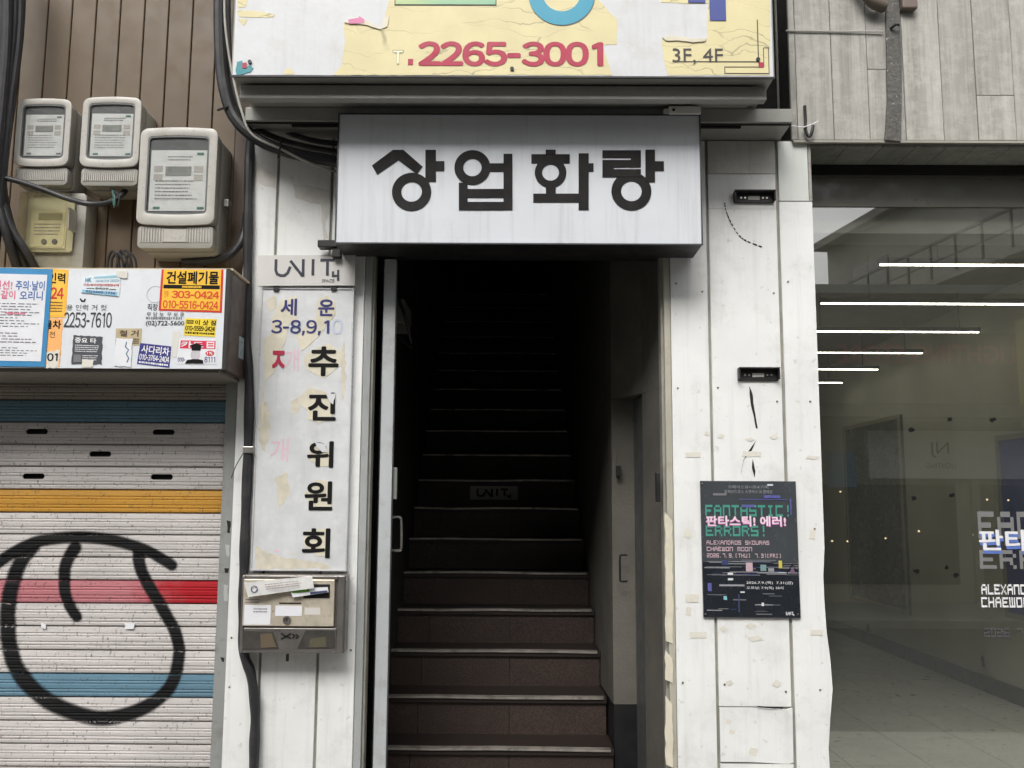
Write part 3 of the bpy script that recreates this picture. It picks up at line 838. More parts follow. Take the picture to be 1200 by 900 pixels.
leaf = thing('door_leaf', 'pale grey metal door standing open inwards at the stair entrance', 'door', (-0.58, 0.3, 0))
ux0, ux1 = P(444, 600, 0.04).x, P(458.5, 600, 0.04).x
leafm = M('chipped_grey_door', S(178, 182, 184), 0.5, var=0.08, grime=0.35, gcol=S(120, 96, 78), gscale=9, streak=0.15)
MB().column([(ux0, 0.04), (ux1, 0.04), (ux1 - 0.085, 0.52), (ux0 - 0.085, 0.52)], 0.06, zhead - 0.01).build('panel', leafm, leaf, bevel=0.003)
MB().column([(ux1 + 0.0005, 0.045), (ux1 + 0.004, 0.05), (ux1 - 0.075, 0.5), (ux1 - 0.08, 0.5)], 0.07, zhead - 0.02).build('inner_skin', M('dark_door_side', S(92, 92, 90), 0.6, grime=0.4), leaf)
h = P(459, 606, 0.09); h2 = P(459, 645, 0.09)
MB().tube(catmull([h, h + Vector((0.03, 0, 0)), h + Vector((0.042, 0, -0.015)), h2 + Vector((0.042, 0, 0.015)), h2 + Vector((0.03, 0, 0)), h2], 5), 0.006, 8).build('pull_handle', chrome, leaf, smooth=True)
MB().boxpx(459, 548, 465, 585, 0.06, 0.09).build('lock_plate', M('lock_green_grey', S(120, 126, 118), 0.5), leaf, bevel=0.002)

# stairs
def stx(Z): return -0.665 - (Z - 4.7) * 0.006, 0.475 - (Z - 4.7) * 0.035
yz = lambda Z: Z + CAM.y
stairs = thing('staircase', 'steep brown granite stairs with metal nosings climbing into the dark', 'stairs', (-0.1, 0.6, 0))
RISE, GO = 0.19, 0.26
h0 = 1.6 - 1.17
first = None
NST = 18
for i in range(-2, NST):
    Z = 4.7 + GO * i
    zt = h0 + RISE * i
    a, b = stx(Z)
    if i == -2: b += 0.02
    MB().box(a - 0.02, b + (0.11 if i < 0 else 0.0), yz(Z) + 0.004, yz(Z) + GO + 0.03, zt - 0.03, zt).build('tread', tread_mat, stairs)
    rng = random.Random(100 + i)
    x = a
    cuts = [a - 0.02, a + 0.165 + rng.uniform(-.01, .01), a + 0.165 + 0.47, b + (0.11 if i < 0 else 0.0)]
    for j in range(3):
        MB().box(cuts[j] + 0.001, cuts[j + 1] - 0.001, yz(Z) + 0.02 + rng.uniform(0, 0.002), yz(Z) + 0.04, zt - RISE + 0.0005, zt - 0.031).build('riser_tile', granite, stairs)
    dz = [rng.uniform(-0.0035, 0.0035) for _ in range(5)]
    nm = MB()
    for j in range(4):
        xa, xb = a - 0.015 + (b - a) * j / 4, a - 0.015 + (b - a) * (j + 1) / 4
        za, zb = zt + 0.001 + dz[j], zt + 0.001 + dz[j + 1]
        y0 = yz(Z) - 0.006; y1 = yz(Z) + 0.028
        nm.add([(xa, y0, za), (xb, y0, zb), (xb, y1, zb + 0.003), (xa, y1, za + 0.003), (xa, y0, za - 0.010), (xb, y0, zb - 0.010)], [(0, 1, 2, 3), (0, 4, 5, 1)])
    nm.build('nosing', nosing_mat, stairs)
Ztop = 4.7 + GO * NST
MB().box(-0.9, 0.5, yz(Ztop) , yz(Ztop) + 1.2, h0 + RISE * (NST - 1) - 0.1, h0 + RISE * (NST - 1) - 0.002).build('landing', tread_mat, stairs)

def plaque(y, w_, hh, label, txt):
    pass
# passage walls
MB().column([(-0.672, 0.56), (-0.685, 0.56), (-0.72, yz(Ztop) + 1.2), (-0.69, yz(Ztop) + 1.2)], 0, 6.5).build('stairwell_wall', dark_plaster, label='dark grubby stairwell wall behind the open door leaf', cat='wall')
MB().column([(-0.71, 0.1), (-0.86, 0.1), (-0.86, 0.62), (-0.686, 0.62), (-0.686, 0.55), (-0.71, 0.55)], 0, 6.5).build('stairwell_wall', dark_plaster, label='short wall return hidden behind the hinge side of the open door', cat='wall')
xr1 = stx(Ztop + 1.2)[1]
zdoor = P(730, 468, 0.65).z
zrev = P(722, 825, 0.65).z
pr = MB()
pr.column([(0.665, 0.1), (0.604, 0.40), (0.75, 0.40), (0.75, 0.1)], 0, zdoor)
pr.column([(0.60, 0.645), (0.48, 0.645), (xr1 + 0.003, yz(Ztop) + 1.2), (0.75, yz(Ztop) + 1.2), (0.75, 0.645)], zrev, zdoor)
pr.column([(0.665, 0.1), (0.604, 0.40), (0.48, 0.645), (xr1 + 0.003, yz(Ztop) + 1.2), (0.75, yz(Ztop) + 1.2), (0.75, 0.1)], zdoor + 0.001, 6.5)
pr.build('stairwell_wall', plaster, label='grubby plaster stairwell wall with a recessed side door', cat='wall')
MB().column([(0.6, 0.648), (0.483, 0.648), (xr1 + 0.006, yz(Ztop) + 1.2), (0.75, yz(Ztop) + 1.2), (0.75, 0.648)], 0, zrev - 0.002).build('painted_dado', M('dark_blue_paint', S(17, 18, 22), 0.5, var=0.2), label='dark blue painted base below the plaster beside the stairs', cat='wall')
sd_ = thing('side_door', 'dark grey metal side door recessed in the stairwell wall', 'door', (0.62, 0.5, 0))
MB().column([(0.61, 0.41), (0.592, 0.635), (0.63, 0.64), (0.65, 0.41)], 0.25, zdoor - 0.006).build('panel', M('grey_side_door', S(84, 86, 86), 0.45, var=0.15, grime=0.3), sd_)
hh = P(733, 651, 0.55); 
MB().tube(catmull([hh + Vector((0.01, 0.03, 0)), hh + Vector((-0.02, 0.02, 0.0)), hh + Vector((-0.025, 0.02, -0.015)), hh + Vector((-0.025, 0.02, -0.11)), hh + Vector((-0.02, 0.02, -0.125)), hh + Vector((0.01, 0.03, -0.125))], 4), 0.005, 8).build('pull_handle', black_metal, sd_, smooth=True)
MB().boxpx(723, 546, 728, 558, 0.60, 0.644).build('latch', black_metal, sd_)
# sloped ceiling and end wall
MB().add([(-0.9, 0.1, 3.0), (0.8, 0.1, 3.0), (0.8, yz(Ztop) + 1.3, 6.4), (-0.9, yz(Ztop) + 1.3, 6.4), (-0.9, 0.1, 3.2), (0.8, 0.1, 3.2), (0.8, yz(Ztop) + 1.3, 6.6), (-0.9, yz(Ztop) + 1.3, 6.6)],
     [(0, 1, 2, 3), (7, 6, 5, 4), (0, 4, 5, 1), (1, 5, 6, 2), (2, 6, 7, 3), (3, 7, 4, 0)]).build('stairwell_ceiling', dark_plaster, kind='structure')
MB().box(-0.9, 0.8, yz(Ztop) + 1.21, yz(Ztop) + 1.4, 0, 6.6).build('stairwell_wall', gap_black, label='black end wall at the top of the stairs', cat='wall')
mb_ = thing('meter_cabinet', 'dim metal box and pipes high on stairwell wall above the open door', 'cabinet', P(485, 380, 0.7))
MB().box(-0.685, -0.58, 0.62, 0.95, P(480, 378, 0.62).z, P(480, 350, 0.62).z).build('box', M('cabinet_grey', S(130, 130, 124), 0.6), mb_, bevel=0.004)
MB().tube(catmull([P(468, 352, 0.6), P(476, 375, 0.62), P(482, 402, 0.7)], 5), 0.008, 8).build('pipe', black_metal, mb_, smooth=True)
MB().tube([P(466, 392, 0.6), P(482, 408, 0.75)], 0.008, 8).build('pipe', black_metal, mb_, smooth=True)

def unit_logo(parent, q, u0, v0, u1, v1, m, off, wd):
    def gp(a, b):
        p_ = q.p(u0 + (u1 - u0) * a / 255.0, v0 + (v1 - v0) * b / 92.0, 0)
        return (p_.x, p_.z)
    Y = q.c[0].y
    mb = MB()
    lines = [[(6, 0), (6, 45), (12, 60), (25, 66), (40, 66), (52, 56), (62, 30)],
             [(62, 6), (108, 66), (112, 66), (112, 0)], [(150, 0), (150, 66)], [(178, 4), (232, 4)], [(206, 9), (206, 66)],
             [(228, 50), (228, 68), (250, 68)], [(248, 44), (248, 88)]]
    for i, l in enumerate(lines):
        mb.stroke([gp(*z_) for z_ in l], wd * (0.75 if i > 4 else 1.0), Y - off - 0.0002 * i, Y - 0.0002)
    return mb.build('logo', m, parent)

def riser_plaque(i, x0, x1, label, dim=False):
    Z = 4.7 + GO * i
    zt = h0 + RISE * i
    Y = yz(Z) + 0.018
    a, b = P(x0, 570, Y).x, P(x1, 570, Y).x
    z0_, z1_ = zt - 0.155, zt - 0.03
    t = MB().box(a, b, Y - 0.004, Y, z0_ + 0.02, z1_ - 0.012)
    o = t.build('riser_plaque', M('plaque_grey' + str(i), S(150, 150, 148) if not dim else S(70, 72, 76), 0.5), label=label, cat='plaque')
    q = WQ(a, b, z0_ + 0.02, z1_ - 0.012, Y - 0.004)
    if not dim:
        unit_logo(o, q, 0.14, 0.2, 0.86, 0.95, black_ink, 0.0012, 0.013)
    else:
        fineprint(o, q, 0.08, 0.25, 0.92, 0.8, 2, grey_ink, 0.001, 4)
riser_plaque(7, 551, 607, 'grey plaque with an arty name logo on a stair riser')
riser_plaque(12, 549, 598, 'small dim plaque on a riser high up the dark stairs', True)

# ------------------------------------------------------------------ brown plank siding behind the meters
YP = 0.05
zpl = 2.3
sid = thing('plank_siding', 'brown vertical plank siding behind the electricity meters', 'siding', (-1.9, 0.1, zpl))
MB().box(-3.2, lx0 + 0.02, YP + 0.012, YP + 0.1, zpl, TOPZ).build('backing', gap_black, sid)
x1_ = P(279, 100, YP).x
pw = 28.6 * (P(101, 100, YP).x - P(100, 100, YP).x)
i = 0
while x1_ > -3.1:
    MB().box(x1_ - pw + 0.0022, x1_ - 0.0022, YP, YP + 0.014, zpl + 0.002, TOPZ).build('plank', brown_plank, sid, bevel=0.003, seg=1)
    x1_ -= pw
MB().box(P(279, 100, YP).x, lx0 - 0.001, YP - 0.004, YP + 0.014, zpl, TOPZ).build('corner_trim', M('dark_brown_trim', S(82, 68, 56), 0.5), sid)

# ------------------------------------------------------------------ electricity meters
met_body = M('meter_beige', S(156, 154, 147), 0.45, var=0.05, streak=0.15, scol=S(150, 146, 136), grime=0.5, gcol=S(128, 122, 108), gscale=12)
met_ring = M('meter_cover_beige', S(178, 175, 168), 0.4, var=0.04, grime=0.4, gcol=S(150, 143, 130), gscale=14, speck=0.3, spcol=S(110, 104, 94), spscale=60)
met_win = pane_mat('meter_window', (0.985, 0.985, 0.98, 1), 0.05, 0.03)
met_winy = pane_mat('yellowed_meter_window', (0.98, 0.97, 0.92, 1), 0.03, 0.06)
met_card = M('meter_card', S(212, 214, 212), 0.6, var=0.08, nscale=25, grime=0.4, gcol=S(170, 172, 168), gscale=25)
met_dark = M('meter_inside', S(92, 94, 94), 0.5)
lcd = plain('lcd_grey', S(140, 142, 138), 0.3)
green_seal = plain('green_seal', S(70, 120, 105), 0.5)

def rrect(x0, x1, z0, z1, r, n=4, bulge=0.0):
    pts = []
    for cx, cz, a0 in ((x1 - r, z1 - r, 0), (x0 + r, z1 - r, 90), (x0 + r, z0 + r, 180), (x1 - r, z0 + r, 270)):
        for k in range(n + 1):
            a = math.radians(a0 + 90 * k / n)
            pts.append((cx + r * math.cos(a), cz + r * math.sin(a)))
    if bulge:
        xm = (x0 + x1) / 2; hw = (x1 - x0) / 2
        out = []
        for i, p in enumerate(pts):
            q = pts[(i + 1) % len(pts)]
            out.append(p)
            if abs(p[0] - q[0]) > hw * 0.5:
                for k in range(1, 8):
                    t = k / 8
                    out.append((p[0] + (q[0] - p[0]) * t, p[1] + (q[1] - p[1]) * t))
        pts = [(p[0], p[1] + (bulge * (1 - ((p[0] - xm) / hw) ** 2) * (1 if p[1] > (z0 + z1) / 2 else -1))) for p in out]
    return pts

def frame_ring(mb, outer, inner, Yf, Yb):
    n = len(outer)
    vs = [(p[0], Yf, p[1]) for p in outer] + [(p[0], Yf, p[1]) for p in inner] + [(p[0], Yb, p[1]) for p in outer] + [(p[0], Yb, p[1]) for p in inner]
    fs = []
    for i in range(n):
        j = (i + 1) % n
        fs += [(i, j, n + j, n + i), (i, 2 * n + i, 2 * n + j, j), (n + i, n + j, 3 * n + j, 3 * n + i)]
    mb.add(vs, fs)

def meter(x0, y0, x1, y1, yt, label, Yf=-0.14, tilt=0.0, win=None, terminal=True, plain_cover=False, seed=0):
    """cover spans pixels x0..x1, y0..y1; terminal cover down to yt"""
    rng = random.Random(seed)
    win = win or met_win
    A, B, Cz, D = rect(x0, y0, x1, y1, Yf)
    zt = P((x0 + x1) / 2, yt, Yf + 0.03).z
    t = thing('electricity_meter', label, 'meter', ((A + B) / 2, YP - 0.02, zt), group='electricity meters on the brown siding')
    wd, ht = B - A, D - Cz
    MB().prism(rrect(A + 0.012, B - 0.004, zt - 0.008, D - 0.012, 0.025), Yf + 0.075, YP - 0.001).build('base', met_body, t, bevel=0.006, smooth=True)
    MB().prism(rrect(A + 0.004, B - 0.004, Cz + 0.004, D - 0.004, 0.03), Yf + 0.012, Yf + 0.074).build('cover_body', met_body, t, bevel=0.004, smooth=True)
    o = rrect(A, B, Cz, D, 0.03, 5, 0.008)
    ix0, ix1, iz0, iz1 = A + wd * 0.105, B - wd * 0.105, Cz + ht * 0.11, D - ht * 0.085
    inn = rrect(ix0, ix1, iz0, iz1, 0.016, 5, 0.006)
    mb = MB(); frame_ring(mb, o, inn, Yf, Yf + 0.011)
    cov = mb.build('cover_frame', met_ring, t, bevel=0.003, smooth=True)
    mb2 = MB(); frame_ring(mb2, rrect(ix0 - 0.001, ix1 + 0.001, iz0 - 0.001, iz1 + 0.001, 0.016, 5, 0.006), rrect(ix0 + 0.006, ix1 - 0.006, iz0 + 0.006, iz1 - 0.006, 0.013, 5, 0.005), Yf + 0.002, Yf + 0.0105)
    mb2.build('gasket', met_dark, cov)
    MB().prism(rrect(ix0 + 0.004, ix1 - 0.004, iz0 + 0.004, iz1 - 0.004, 0.014, 5, 0.004), Yf + 0.0095, Yf + 0.0115).build('backplate', met_dark, t)
    q = WQ(ix0 + 0.014, ix1 - 0.009, iz0 + 0.011, iz1 - (iz1 - iz0) * 0.17, Yf + 0.009)
    card = MB().slab(q, 0, 0, 1, 1, 0.002, 0.0).build('face_card', met_card, t)
    mb3 = MB().slab(q, 0.27, 0.27, 0.73, 0.42, 0.0036, -0.0025); mb3.build('display', lcd, card)
    for u in (0.06, 0.78):
        for v in (0.26, 0.40):
            MB().slab(q, u, v, u + 0.16, v + 0.1, 0.0034, -0.0025).build('button', met_ring, card)
    fineprint(card, q, 0.1, 0.5, 0.9, 0.85, 6, grey_ink, 0.0034, seed, 0.3)
    fineprint(card, q, 0.3, 0.1, 0.85, 0.2, 2, grey_ink, 0.0034, seed + 1, 0.4)
    for u, v in ((0.08, 0.93), (0.86, 0.93), (0.82, 0.04)):
        MB().slab(q, u, v, u + 0.12, v + 0.04, 0.0036, -0.0025).build('seal', green_seal if seed % 2 else grey_ink, card)
    pw_ = MB(); pw_.prism(rrect(ix0 + 0.0055, ix1 - 0.0055, iz0 + 0.0055, iz1 - 0.0055, 0.013, 5, 0.005), Yf + 0.0025, Yf + 0.0030)
    pw_.build('window', win, t)
    if terminal:
        TA, TB = A + 0.004, B - 0.006
        term = MB().prism(rrect(TA, TB, zt, Cz - 0.004, 0.02), Yf + 0.016, Yf + 0.074).build('terminal_cover', met_body, t, bevel=0.004, smooth=True)
        n = 26
        rb = MB()
        for k in range(n):
            u = TA + 0.015 + (TB - TA - 0.03) * k / (n - 1)
            if wd > 0.28 and 0.35 < k / (n - 1) < 0.65: continue
            rb.box(u - 0.0025, u + 0.0025, Yf + 0.0125, Yf + 0.0165, zt + (Cz - zt) * 0.25, Cz - 0.012)
        rb.build('ribs', met_ring, term)
        if wd > 0.28:
            xm = (TA + TB) / 2
            MB().box(xm - 0.05, xm + 0.05, Yf + 0.012, Yf + 0.0165, zt + (Cz - zt) * 0.25, Cz - 0.02).build('blank_plate', met_ring, term, bevel=0.003)
    return t
m1_ = meter(18, 117, 82, 193, 218, 'beige electricity meter beside the black cable bundle, above the yellowed one', seed=2)
m2_ = meter(95, 115, 164, 194, 219, 'beige electricity meter between its smaller neighbour and the largest meter', seed=3)
m3_ = meter(162, 151, 253, 262, 292, 'largest beige electricity meter, nearest the yellow-sign corner', Yf=-0.17, seed=5)
m4 = thing('electricity_meter', 'electricity meter with a yellowed clear cover, half behind the sticker-covered sign box', 'meter', P(65, 310, 0.0), group='electricity meters on the brown siding')
A, B, Cz, D = rect(42, 226, 99, 330, -0.06)
MB().prism(rrect(A, B, Cz, D, 0.025), -0.06, YP - 0.001).build('base', met_body, m4, bevel=0.005, smooth=True)
A, B, Cz, D = rect(21, 225, 77, 290, -0.15)
MB().prism(rrect(A, B, Cz, D, 0.014), -0.075, -0.061).build('face_plate', M('yellowed_plate', S(176, 172, 150), 0.5), m4)
q = WQ(A + 0.02, B - 0.03, Cz + 0.015, D - 0.06, -0.076)
card = MB().slab(q, 0, 0, 1, 1, 0.002).build('face_card', M('yellowed_card', S(196, 190, 158), 0.6, var=0.1, nscale=30), m4)
MB().slab(q, 0.2, 0.08, 0.85, 0.25, 0.004, -0.0025).build('display', M('lcd_olive', S(146, 140, 108)), card)
fineprint(card, q, 0.1, 0.35, 0.9, 0.7, 4, grey_ink, 0.0032, 3, 0.35)
for u in (0.4, 0.7):
    c_ = q.p(u, 0.82); MB().disc((c_.x, c_.z), 0.012, -0.082, -0.0785, 12).build('dial', met_dark, card)
cv = MB(); frame_ring(cv, rrect(A, B, Cz, D, 0.014), rrect(A + 0.004, B - 0.004, Cz + 0.004, D - 0.004, 0.011), -0.15, -0.062)
cv.build('clear_cover', pane_mat('yellow_cover_side', (0.97, 0.96, 0.89, 1), 0.05, 0.12), m4)
MB().prism(rrect(A + 0.002, B - 0.002, Cz + 0.002, D - 0.002, 0.012), -0.152, -0.149).build('clear_cover_front', met_winy, m4)
MB().boxpx(79, 243, 81, 268, -0.13, -0.061).build('side_clip', met_ring, m4)

# ------------------------------------------------------------------ cables
def cable(name, pts, r, label, m=None, group=None, n=10, seg=8, cat='cable'):
    return MB().tube(catmull([P(*p) for p in pts], seg), r, n).build(name, m or rubber, smooth=True, label=label, cat=cat, group=group)
rng = random.Random(11)
bund = [
 ([(2, -60, -.2), (0, 60, -.2), (-8, 160, -.2), (-12, 260, -.2), (-20, 330, -.1)], .028),
 ([(24, -60, -.16), (22, 40, -.18), (12, 120, -.2), (3, 200, -.2), (-4, 280, -.18), (-10, 335, -.05)], .018),
 ([(14, -60, -.12), (14, 40, -.14), (6, 130, -.15), (2, 220, -.15), (20, 290, -.12), (38, 330, -.02)], .022),
 ([(8, -60, -.24), (8, 40, -.24), (2, 120, -.24), (-6, 200, -.24), (-14, 300, -.2)], .020),
 ([(28, -60, -.1), (25, 30, -.11), (16, 110, -.12), (6, 190, -.13), (4, 240, -.14), (16, 280, -.12), (30, 330, .0)], .014),
 ([(-6, 200, -.17), (2, 235, -.18), (14, 268, -.17), (34, 300, -.13), (52, 335, .0)], .017),
 ([(-6, 225, -.2), (2, 255, -.2), (12, 290, -.17), (26, 332, -.05)], .018),
 ([(18, -60, -.19), (17, 30, -.2), (9, 110, -.21), (0, 180, -.22), (-8, 250, -.2)], .013)]
for k, (pts, r) in enumerate(bund):
    cable('power_cable', pts, r, 'thick black power cable in the bundle beside the meters', group='black cables bundled beside the meters')
cable('power_cable', [(-10, 206, -.2), (20, 212, -.19), (50, 222, -.17), (80, 233, -.16), (105, 239, -.16), (128, 237, -.12), (145, 226, -.08), (152, 215, 0.0)], .012, 'black cable looping across below the upper two meters')
gr = thing('cable_tie', 'frayed green wire ties hanging below the middle meter', 'wire', P(134, 236, -.12))
for k in range(5):
    a_ = rng.uniform(-8, 8)
    MB().tube(catmull([P(130 + k, 222, -.1), P(133 + a_, 230, -.13), P(134 + a_ * .6, 240 + k, -.13)], 4), .0035, 6).build('wire', green_seal if k % 2 else rubber, gr, smooth=True)
cable('power_cable', [(258, -60, -.12), (257, 0, -.12), (258, 60, -.13), (263, 105, -.14), (276, 140, -.14), (305, 165, -.13), (345, 180, -.12), (400, 190, -.1), (430, 192, -.06)], .026, 'thick black cable sweeping under the canopy into the lightbox')
cable('power_cable', [(268, -60, -.1), (267, 0, -.1), (268, 50, -.1), (272, 100, -.1), (288, 140, -.1), (320, 160, -.09), (360, 172, -.08), (410, 180, -.05)], .013, 'thin black cable under the canopy beside the thick one')
cable('power_cable', [(330, 152, -.05), (350, 160, -.06), (375, 166, -.06), (420, 170, -.05)], .012, 'short black cable tucked right under the canopy soffit')
cable('grey_wire', [(265, -60, -.16), (263, 0, -.16), (265, 40, -.17), (272, 85, -.17), (283, 130, -.17), (296, 158, -.16), (330, 175, -.15), (365, 192, -.13), (400, 203, -.06)], .0055, 'thin pale grey wire running along the thick black cable', M('wire_pale', S(168, 166, 158)), n=8)
rg = thing('cable_clip', 'black cable clips holding the sweeping cable', 'clip', P(265, 120, -.14))
for (x_, y_, dx, dy) in ((265, 126, 10, -3), (328, 174, -2, 11)):
    MB().tube([P(x_ - dx, y_ - dy, -.145), P(x_, y_, -.172), P(x_ + dx, y_ + dy, -.145)], .005, 6).build('band', black_metal, rg)
cable('black_conduit', [(296, 140, .03), (293, 175, -.01), (291, 240, -.025), (290, 330, -.028), (289, 400, -.03), (292, 450, -.03), (291, 520, -.03), (288, 600, -.03), (286, 665, -.03), (285, 720, -.02), (286, 765, -.025), (294, 790, -.03), (299, 830, -.03), (298, 880, -.03), (296, 960, -.03), (294, 1010, -.02)], lambda t: .021 + .0015 * math.sin(t * 90), 'taped black conduit running down the pier past the letterbox', cat='conduit', seg=10)
cable('power_cable', [(289, 250, .0), (286, 275, -.02), (276, 292, -.03), (262, 302, -.04), (240, 306, -.03), (215, 306, 0.0)], .018, 'short black cable bending behind the largest meter')
clp = thing('conduit_clip', 'small metal clip with stray wire on the black conduit', 'clip', P(291, 527, -.05))
MB().boxpx(284, 523, 297, 531, -.056, -.03).build('band', chrome, clp, bevel=0.003)
MB().tube(catmull([P(285, 531, -.05), P(277, 545, -.04), P(271, 560, -.02)], 5), .002, 6).build('wire', rubber, clp)
MB().boxpx(262, 233, 267.5, 242, -.08, -.03).build('meter_clip', chrome, label='small steel clip beside the largest meter', cat='clip', bevel=0.003)
bd = thing('wire_tangle', 'tangle of black cable ends on top of the sticker-covered sign box', 'cable', P(137, 314, -.1))
for k in range(5):
    x_ = 126 + k * 5
    MB().tube(catmull([P(x_, 316, -.08), P(x_ + rng.uniform(-4, 4), 304, -.09), P(x_ + 6, 296 + rng.uniform(-3, 3), -.1), P(x_ + 12, 303, -.1), P(x_ + 14, 316, -.09)], 4), .006, 6).build('cable_end', rubber, bd, smooth=True)

# ------------------------------------------------------------------ white sign box with stickers over the shutter
YB = -0.315
fx1 = P(262.5, 372, YB).x
fz0, fz1 = P(200, 432, YB).z, P(200, 315.5, YB).z
fx0 = -3.0
sb = thing('sign_box', 'white sign box covered in stickers above the roller shutter', 'sign', (-2.0, -0.15, fz0))
MB().box(fx0, fx1, YB, YB + 0.004, fz0, fz1).build('face', M('dirty_white_face', S(222, 226, 230), 0.4, var=0.03, streak=0.08, scol=S(180, 180, 178), grime=0.3, gcol=S(186, 186, 182), gscale=10), sb)
brown_side = M('brown_side_metal', S(72, 56, 50), 0.45, var=0.2, nscale=8, grime=0.5, gcol=S(44, 36, 32))
MB().box(fx0, fx1 + 0.010, YB + 0.0045, YP - 0.005, fz0 - 0.002, fz1 + 0.002).build('housing', brown_side, sb, bevel=0.002)
MB().box(fx1 + 0.0005, fx1 + 0.016, YB - 0.001, YB + 0.04, fz0 - 0.003, fz1 + 0.003).build('edge_channel', M('dark_channel', S(46, 42, 40), 0.5), sb)
MB().box(fx0, fx1 + 0.02, YB + 0.03, YP - 0.006, fz1 + 0.003, fz1 + 0.012).build('lid_edge', M('lid_cream', S(196, 180, 150), 0.6, grime=0.4), sb)
MB().box(fx0, fx1 - 0.02, YB + 0.02, YP, fz0 - 0.014, fz0 - 0.0025).build('underside_lip', M('underside_grey', S(130, 126, 116), 0.6), sb)
qs = Quad((146, 310), (262, 313), (262, 433), (146, 433), YB)
BX = YB - 0.0005
def ghost(s, x0, y0, x1, y1, m=None, bold=0.0):
    letterpx(sb, s, x0, y0, x1, y1, YB, m or plain('worn_ink', S(60, 60, 62)), 0.0012, bold)
ghost('2253-7610', 75, 366, 131, 384, bold=0.012)
ghost('용 인력 거 컷', 78, 357, 125, 364)
ghost('직장', 173, 356, 185, 364, bold=0.015)
ghost('무 담 보  무 보 증', 172, 366, 216, 371)
ghost('(02)722-5600', 171, 376, 216, 383, bold=0.02)
fineprint(sb, RQ(171, 371.5, 216, 375.5, YB), 0, 0, 1, 1, 1, grey_ink, 0.0012, 8, 0.8)
c_ = P(97, 351.5, YB)
MB().stroke([P(94, 350, YB), P(96, 353, YB), P(99, 353, YB), P(100, 350, YB)], 0.006, YB - 0.0015, YB - 0.0004).build('lettering', ink_black, sb)
MB().ring((P(182, 345, YB).x, P(182, 345, YB).z), 0.036, 0.033, YB - 0.0012, YB - 0.0004, 30).build('faded_mark', plain('faint_grey', S(190, 192, 194)), sb)

def sticker(label, tl, tr, br, bl, m, t=0.0010, off=0.0, name='sticker', cat='sticker', rag=0.0, seed=0, group=None):
    Y = YB - 0.0004 - off
    q = Quad(tl, tr, br, bl, Y)
    if rag:
        rngp = random.Random(seed)
        pts = ragged([tl, tr, br, bl], rag, 3, rngp)
        o = MB().prism([P(a.x, a.y, Y) for a in pts], Y - t, Y + 0.0002).build(name, m, label=label, cat=cat, group=group)
    else:
        o = MB().slab(q, 0, 0, 1, 1, t, -0.0).build(name, m, label=label, cat=cat, group=group)
    q2 = Quad(tl, tr, br, bl, Y - t)
    return o, q2
yel = plain('yellow_sticker', S(242, 190, 52), 0.5); yel2 = plain('lemon_sticker', S(236, 208, 60), 0.5)
redb = plain('red_border', S(206, 48, 38), 0.5); org = plain('orange_sticker', S(245, 180, 110), 0.5)
# skip-hire sticker
o, q = sticker('yellow and red sticker with two phone numbers at the corner of the sign box', (189.5, 315.8), (262, 316), (260, 366.5), (186, 364), redb)
MB().slab(q, 0.035, 0.0, 0.965, 0.955, 0.0006, -0.0001).build('yellow_field', yel, o)
lettering(o, '건설폐기물', q, 0.09, 0.04, 0.93, 0.35, black_ink, 0.0012, bold=0.035)
MB().slab(q, 0.05, 0.37, 0.95, 0.46, 0.0012, -0.0007).build('black_band', black_ink, o)
fineprint(o, q, 0.35, 0.39, 0.66, 0.45, 1, yel, 0.0018, 3, 0.9, ragr=0)
lettering(o, '303-0424', q, 0.19, 0.51, 0.95, 0.69, orange_red, 0.0012, bold=0.04)
lettering(o, '전화', q, 0.07, 0.52, 0.14, 0.68, orange_red, 0.0012)
lettering(o, '010-5516-0424', q, 0.06, 0.745, 0.94, 0.935, orange_red, 0.0012, bold=0.035)
# moving sticker
o, q = sticker('small yellow sticker with black writing below the red-bordered one', (217, 373), (254, 374), (252, 395), (215.5, 393), yel2)
lettering(o, '이 삿 짐', q, 0.32, 0.08, 0.98, 0.36, black_ink, 0.0008, bold=0.03)
fineprint(o, q, 0.05, 0.1, 0.28, 0.35, 2, black_ink, 0.0008, 2, 0.7, ragr=0)
lettering(o, '010-5589-2424', q, 0.03, 0.42, 0.97, 0.7, black_ink, 0.0008, bold=0.03)
fineprint(o, q, 0.04, 0.78, 0.97, 0.92, 1, black_ink, 0.0008, 4, 0.8, ragr=0)
# card sticker with a graduate
o, q = sticker('white sticker with a red card heading and a graduate in a mortarboard', (210, 397), (254, 398), (253.5, 427), (206.5, 426.5), paper)
MB().slab(q, 0.05, 0.06, 0.97, 0.38, 0.0007, -0.0001).build('red_band', plain('card_red', S(214, 40, 80)), o)
lettering(o, '카드', q, 0.07, 0.09, 0.66, 0.36, white_ink, 0.0014, bold=0.03)
MB().slab(q, 0.74, 0.09, 0.94, 0.35, 0.0012, -0.0008).build('white_box', white_ink, o)
fineprint(o, q, 0.77, 0.13, 0.92, 0.33, 2, plain('card_red2', S(214, 40, 80)), 0.0018, 5, 0.7, ragr=0)
c_ = q.p(0.46, 0.62)
MB().disc((c_.x, c_.z), 0.019, q.c[0].y - 0.0012, q.c[0].y - 0.0002, 16, 0.025).build('printed_face', plain('grey_face', S(196, 192, 196)), o)
MB().prism([q.p(*z_) for z_ in ((0.28, 0.28), (0.46, 0.16), (0.66, 0.26), (0.60, 0.30), (0.58, 0.46), (0.36, 0.46), (0.35, 0.31))], q.c[0].y - 0.0020, q.c[0].y - 0.0003).build('printed_cap', black_ink, o)
